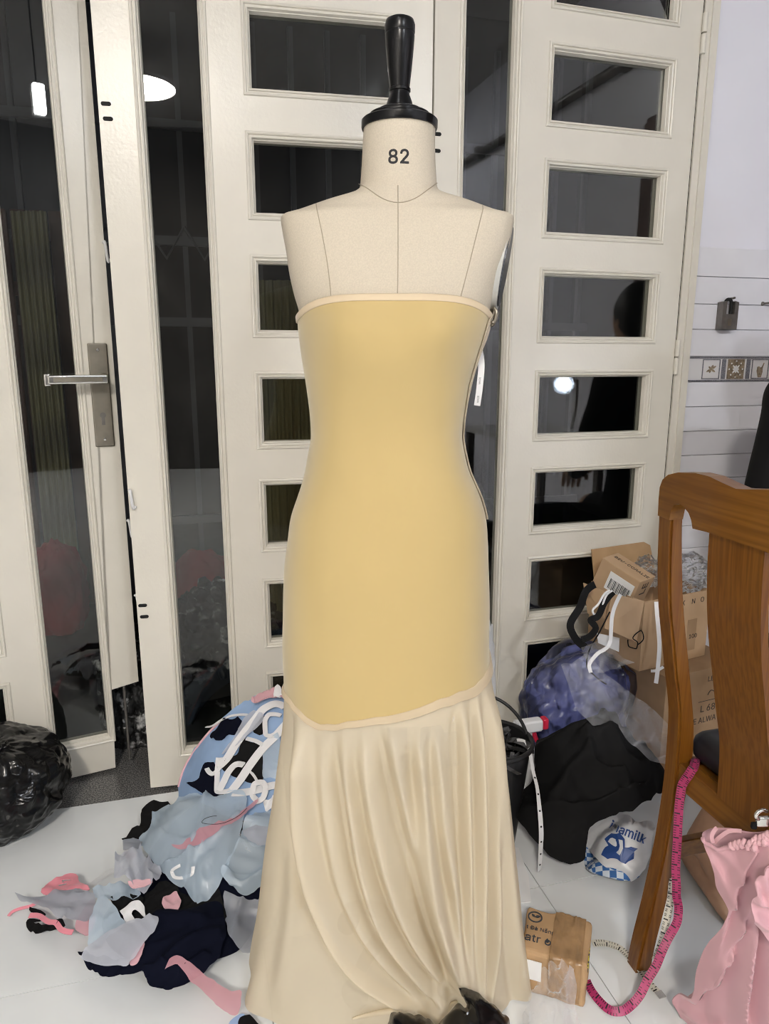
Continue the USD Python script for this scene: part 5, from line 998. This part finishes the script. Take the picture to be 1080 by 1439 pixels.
part(gm, 'front_cloth', solid(sheet(C3([(413, 175), (425, 205), (470, 228), (540, 243), (620, 238), (720, 207), (800, 192), (866, 165), (960, 120), (1150, 110), (1180, 1750), (360, 1750), (320, 1560), (290, 1440), (240, 1340), (200, 1280), (310, 1180), (380, 1010), (440, 870), (500, 760), (540, 660), (560, 605), (505, 515), (490, 420), (465, 350), (440, 285)]), surfP, 4), .003), 'pink_cloth', 50)
part(gm, 'back_cloth', solid(sheet(C3([(413, 178), (425, 145), (460, 126), (520, 120), (620, 124), (720, 150), (820, 150), (960, 100), (960, 200), (800, 230), (640, 275), (520, 280), (440, 240)]), lambda px, py: atd(px, py, .985 - .078 * np.clip((px - 990) / 90, 0, 1.5) - .0004 * (1180 - py)), 3), .003), 'pink_cloth', 50, 'inner face behind the neckline')
rim = np.array(C3([(418, 182), (435, 212), (480, 232), (545, 246), (620, 240), (720, 209), (800, 194), (870, 165), (960, 122)])); part(gm, 'neck_binding', tube(surfP(*spline(rim, 60).T, -.002), .0032, 8), 'pink_cloth', True)
gp = spline(np.array(C3([(610, 232), (700, 200), (780, 180), (866, 150), (950, 110)])), 26); part(gm, 'gathered_edge', cat_(*[lump(surfP(gp[i:i + 1, 0], gp[i:i + 1, 1] + 3 * (i % 2), -.004)[0], (.0042, .0042, .0062), .5, i, n=2) for i in range(26)]), 'pink_light', True, 'paler ruched edge')
for a, d in (([(490, 215), (480, 170), (500, 125), (515, 112)], .985), ([(495, 215), (540, 170), (600, 135), (680, 135)], .990)): part(gm, 'hanging_loop', ribbon([atd(*p, d - .030 - .0008 * (p[0] - 990)) for p in C3(a)], .0055, .001)[0], 'pink_light', 40)
def surfQ(px, py): P = atd(px, py, .845 + np.clip((py - 1225) / 400, 0, 1) * .02); k = folds(np.stack([px, py], 1), [(C3([(770, 520), (800, 600), (900, 560)]), 5, .014), (C3([(760, 700), (860, 760), (960, 760)]), 7, .014), (C3([(830, 430), (850, 560), (950, 660)]), 5, .010)]); return P + k[:, None] * EF
part(gm, 'overlap_fold', solid(sheet(C3([(742, 700), (748, 590), (765, 500), (790, 440), (822, 415), (860, 380), (1000, 330), (1150, 330), (1150, 930), (1000, 930), (880, 905), (810, 800), (750, 735)]), surfQ, 3.5), .003), 'pink_cloth', 50, 'folded over front section')
cp = atd(1070, 1152, .872); cl_ = thing('clip', 'small silver clip at the top of the pink garment by the chair splat', 'clip', cp)
part(cl_, 'clip_jaw', xf(rbox(-.008, .010, -.004, .004, -.010, .006, .003), R_, FW, (0, 0, 1), cp), 'chrome', 30); part(cl_, 'clip_spring', tube([cp + (-.008, -.002, .004), cp + (-.014, -.003, .012), cp + (-.006, -.003, .018), cp + (.004, -.002, .014)], .0028, 8, 16), 'chrome', True); part(cl_, 'clip_grip', xf(rbox(-.014, -.006, -.003, .003, -.014, -.004, .002), R_, FW, (0, 0, 1), cp), 'black_cloth')

# padlock and nail on the tiled wall
pk = thing('padlock', 'grey steel padlock hanging on a nail in the tiled wall', 'padlock', (1.487, 1.78, 1.21))
ub = Polygon([(-.026, 0), (.026, 0), (.026, .075), (.0135, .078), (.0135, .042), (-.0135, .042), (-.0135, .078), (-.026, .075)]).buffer(-.001).buffer(.001)
um = prism(ub, .024); part(pk, 'lock_body', xf(um, (1, 0, 0), (0, 0, 1), (0, -1, 0), (1.488, 1.790, 1.2125)), 'steel_dark', 20)
part(pk, 'shackle', tube([(1.488 + .0105 * cos(a), 1.778, 1.284 + .012 * sin(a)) for a in np.linspace(0, pi, 16)], .0045, 10), 'black_gap', True)
part(pk, 'shackle', cat_(tube([(1.4985, 1.778, 1.252), (1.4985, 1.778, 1.284)], .0045, 10), tube([(1.4775, 1.778, 1.252), (1.4775, 1.778, 1.284)], .0045, 10)), 'black_gap', True)
part(pk, 'key_plate', xf(rbox(-.006, .006, .010, .030, 0, .001, .0004), (1, 0, 0), (0, 0, 1), (0, -1, 0), (1.488, 1.766, 1.2125)), 'nickel')
solo('nail', tube([(1.497, 1.80, 1.297), (1.497, 1.765, 1.299)], .0032, 8), 'steel_dark', 'nail head the padlock hangs from', 'nail', 30)
solo('nail', cat_(tube([(1.617, 1.80, 1.287), (1.640, 1.755, 1.290), (1.70, 1.70, 1.297)], .003, 8), lump((1.617, 1.792, 1.287), (.006, .005, .006), 0, 1, n=2)), 'steel_dark', 'long nail sticking out of the tiled wall right of the padlock', 'nail', 30)

# person behind the chair, bending to the right out of the picture
def bones(chain, seg=14):
    return [m3.Manifold.batch_hull([m3.Manifold.sphere(r0, seg).translate(tuple(map(float, a))), m3.Manifold.sphere(r1, seg).translate(tuple(map(float, b)))]) for (a, r0), (b, r1) in zip(chain[:-1], chain[1:])]
def skin_of(ms, edge=.008, it=10):
    m = m3.Manifold.batch_boolean(ms, m3.OpType.Add).refine_to_length(edge); m = tm(m); m.merge_vertices(); trimesh.smoothing.filter_taubin(m, .5, -.53, it); return m
pr = thing('person', 'barefoot person in black clothes sitting behind the wooden chair, mostly outside the picture', 'person', (1.62, 1.36, 0))
HIPL, HIPR = (1.54, 1.34, .51), (1.70, 1.33, .51); KNL, KNR = (1.28, 1.12, .52), (1.66, .97, .52); ANL, ANR = (1.050, 1.165, .085), (1.64, 1.02, .085)
CH, NK, HD = (1.565, 1.38, .90), (1.57, 1.345, 1.12), (1.57, 1.32, 1.20); SHL, SHR = (1.405, 1.42, 1.04), (1.72, 1.36, 1.03); WA, TO = (1.61, 1.36, .56), (1.59, 1.39, .73)
ELL, ELR = (1.330, 1.40, .80), (1.80, 1.28, .78); WRL, WRR = (1.46, 1.14, .70), (1.70, 1.05, .72)
parts = []
for an, kn, hp, dx in ((ANL, KNL, HIPL, -.02), (ANR, KNR, HIPR, .03)):
    heel = (an[0], an[1] + .030, .030); ball = (an[0] + dx, an[1] - .125, .026)
    parts += bones([(hp, .088), (kn, .056), (an, .036)]) + bones([(an, .036), (heel, .029)]) + bones([(an, .034), (ball, .025)]) + bones([((heel[0] - .008, heel[1], .026), .026), ((ball[0] - .022, ball[1], .021), .021)]) + bones([((heel[0] + .008, heel[1], .026), .026), ((ball[0] + .024, ball[1], .022), .022)])
    for k in range(5):
        off = (-.034 + .0165 * k) * (1 if dx < 0 else -1); ln = (.046, .050, .052, .056, .062)[k]; r = (.0075, .008, .0085, .009, .0125)[k]; b = (ball[0] + off * .9, ball[1] + .006, .017)
        parts += bones([(b, r + .005), ((b[0] + dx * .1, b[1] - ln * .6, .014), r), ((b[0] + dx * .2, b[1] - ln, r + .001), r * .9)])
parts += bones([(WA, .135), (TO, .118), (CH, .125), (NK, .055), (HD, .06)]) + bones([(SHL, .06), (SHR, .06)])
for sh, el, wr, sgn in ((SHL, ELL, WRL, 1), (SHR, ELR, WRR, -1)):
    parts += bones([(sh, .052), (el, .040), (wr, .027)])
    w_, e_ = np.array(wr), np.array(el); d = (w_ - e_) / np.linalg.norm(w_ - e_); sd_ = np.cross(d, (0, 0, 1)); sd_ /= np.linalg.norm(sd_); palm = w_ + d * .075
    for k in range(4):
        b = palm + sd_ * (-.030 + .020 * k); ln = (.062, .075, .070, .055)[k]; parts += bones([(w_ + sd_ * (-.012 + .008 * k), .017), (b, .0115)]); parts += bones([(b, .0095), (b + d * ln * .55 - np.array([0, 0, .012]), .0088), (b + d * ln - np.array([0, 0, .034]), .0078)])
    parts += bones([(w_ + d * .02 - sd_ * .02, .014), (w_ + d * .055 - sd_ * .050, .0105), (w_ + d * .085 - sd_ * .056 - np.array([0, 0, .012]), .009)])
hd = m3.Manifold.sphere(1, 28).scale((.074, .090, .108)).translate((1.570, 1.300, 1.270)); parts += [hd, m3.Manifold.batch_hull([m3.Manifold.sphere(.034, 12).translate((1.590, 1.260, 1.200)), m3.Manifold.sphere(.05, 12).translate((1.565, 1.305, 1.225))]), m3.Manifold.batch_hull([m3.Manifold.sphere(.009, 8).translate((1.600, 1.207, 1.260)), m3.Manifold.sphere(.010, 8).translate((1.593, 1.220, 1.290))])] + [m3.Manifold.sphere(1, 10).scale((.012, .02, .03)).translate((1.570 + s * .074, 1.310, 1.265)) for s in (-1, 1)]
part(pr, 'body', skin_of(parts, .009, 8), 'skin', True, 'bare skinned body with bare feet')
sh_ = bones([(HIPL, .100), (tuple(np.array(HIPL) * .12 + np.array(KNL) * .88), .074)]) + bones([(HIPR, .100), (tuple(np.array(HIPR) * .12 + np.array(KNR) * .88), .074)]) + bones([(HIPL, .102), (HIPR, .102)]) + bones([(WA, .150), (TO, .135), (CH, .140)]) + bones([(SHL, .075), (SHR, .075)]) + bones([(SHL, .066), (ELL, .052), (tuple(np.array(ELL) * .15 + np.array(WRL) * .85), .038)]) + bones([(SHR, .066), (ELR, .052), (tuple(np.array(ELR) * .15 + np.array(WRR) * .85), .038)])
part(pr, 'clothing', skin_of(sh_, .014, 8), 'black_cloth', True, 'black top and shorts')
part(pr, 'hair', skin_of([m3.Manifold.sphere(1, 28).scale((.084, .098, .112)).translate((1.567, 1.320, 1.287)).trim_by_plane((0, .75, .66), .66 * 1.287 + .75 * 1.320 - .045)] + bones([((1.565, 1.395, 1.275), .05), ((1.560, 1.415, 1.165), .035)]), .012, 4), 'hair_black', True)
for s in (-1, 1): part(pr, 'eye', lump((1.589 + s * .030, 1.217, 1.281), (.010, .006, .006), 0, 1, n=2), 'paper_white', True)
part(pr, 'mouth', lump((1.595, 1.221, 1.225), (.020, .006, .005), 0, 1, n=2), 'pink_cloth', True)

stl = thing('stool', 'low black plastic stool under the seated person', 'stool', (1.62, 1.37, 0))
part(stl, 'seat', rbox(1.47, 1.77, 1.24, 1.52, .36, .392, .012, 10), 'bin_black')
for x in (1.49, 1.75):
    for y in (1.26, 1.50): part(stl, 'leg', rbox(x - .015, x + .015, y - .015, y + .015, 0, .37, .005), 'bin_black')

# things of one kind say so
GROUPS = dict(strap='white straps on the blue bundle', organza_scrap='organza offcuts in the left heap', organza_drape='organza drapes on the left heap', organza_strip='sheer pink strips on the left heap', black_scrap='black offcuts in the left heap', navy_scrap='navy offcuts on the blue bundle',
              pink_scrap='pink offcuts in the left heap', satin_scrap='pink satin offcuts in the left heap', film_scrap='film offcuts in the left heap', frayed_scrap='frayed offcuts in the left heap', gauze_scrap='white gauze offcuts on the left heap', pink_ribbon='pink ribbons at the left heap',
              carton='cartons stacked by the tiled wall', white_cord='white cords and tapes on the cartons', thin_cord='thin black cords on the cartons', webbing_strap='black webbing straps on the open carton', corrugated_panel='olive panels in the dark yard', cloth_bundle='red bundles in the dark yard', nail='nails in the tiled wall', rubbish_bag='black plastic bags on the floor')
import re
for p in stage.GetPrimAtPath('/World').GetChildren():
    b = re.sub(r'_[0-9]{3}$', '', p.GetName())
    if b in GROUPS and p.GetCustomDataByKey('category') and not (b == 'strap' and 'crumpled film' in p.GetCustomDataByKey('label')): p.SetCustomDataByKey('group', GROUPS[b])
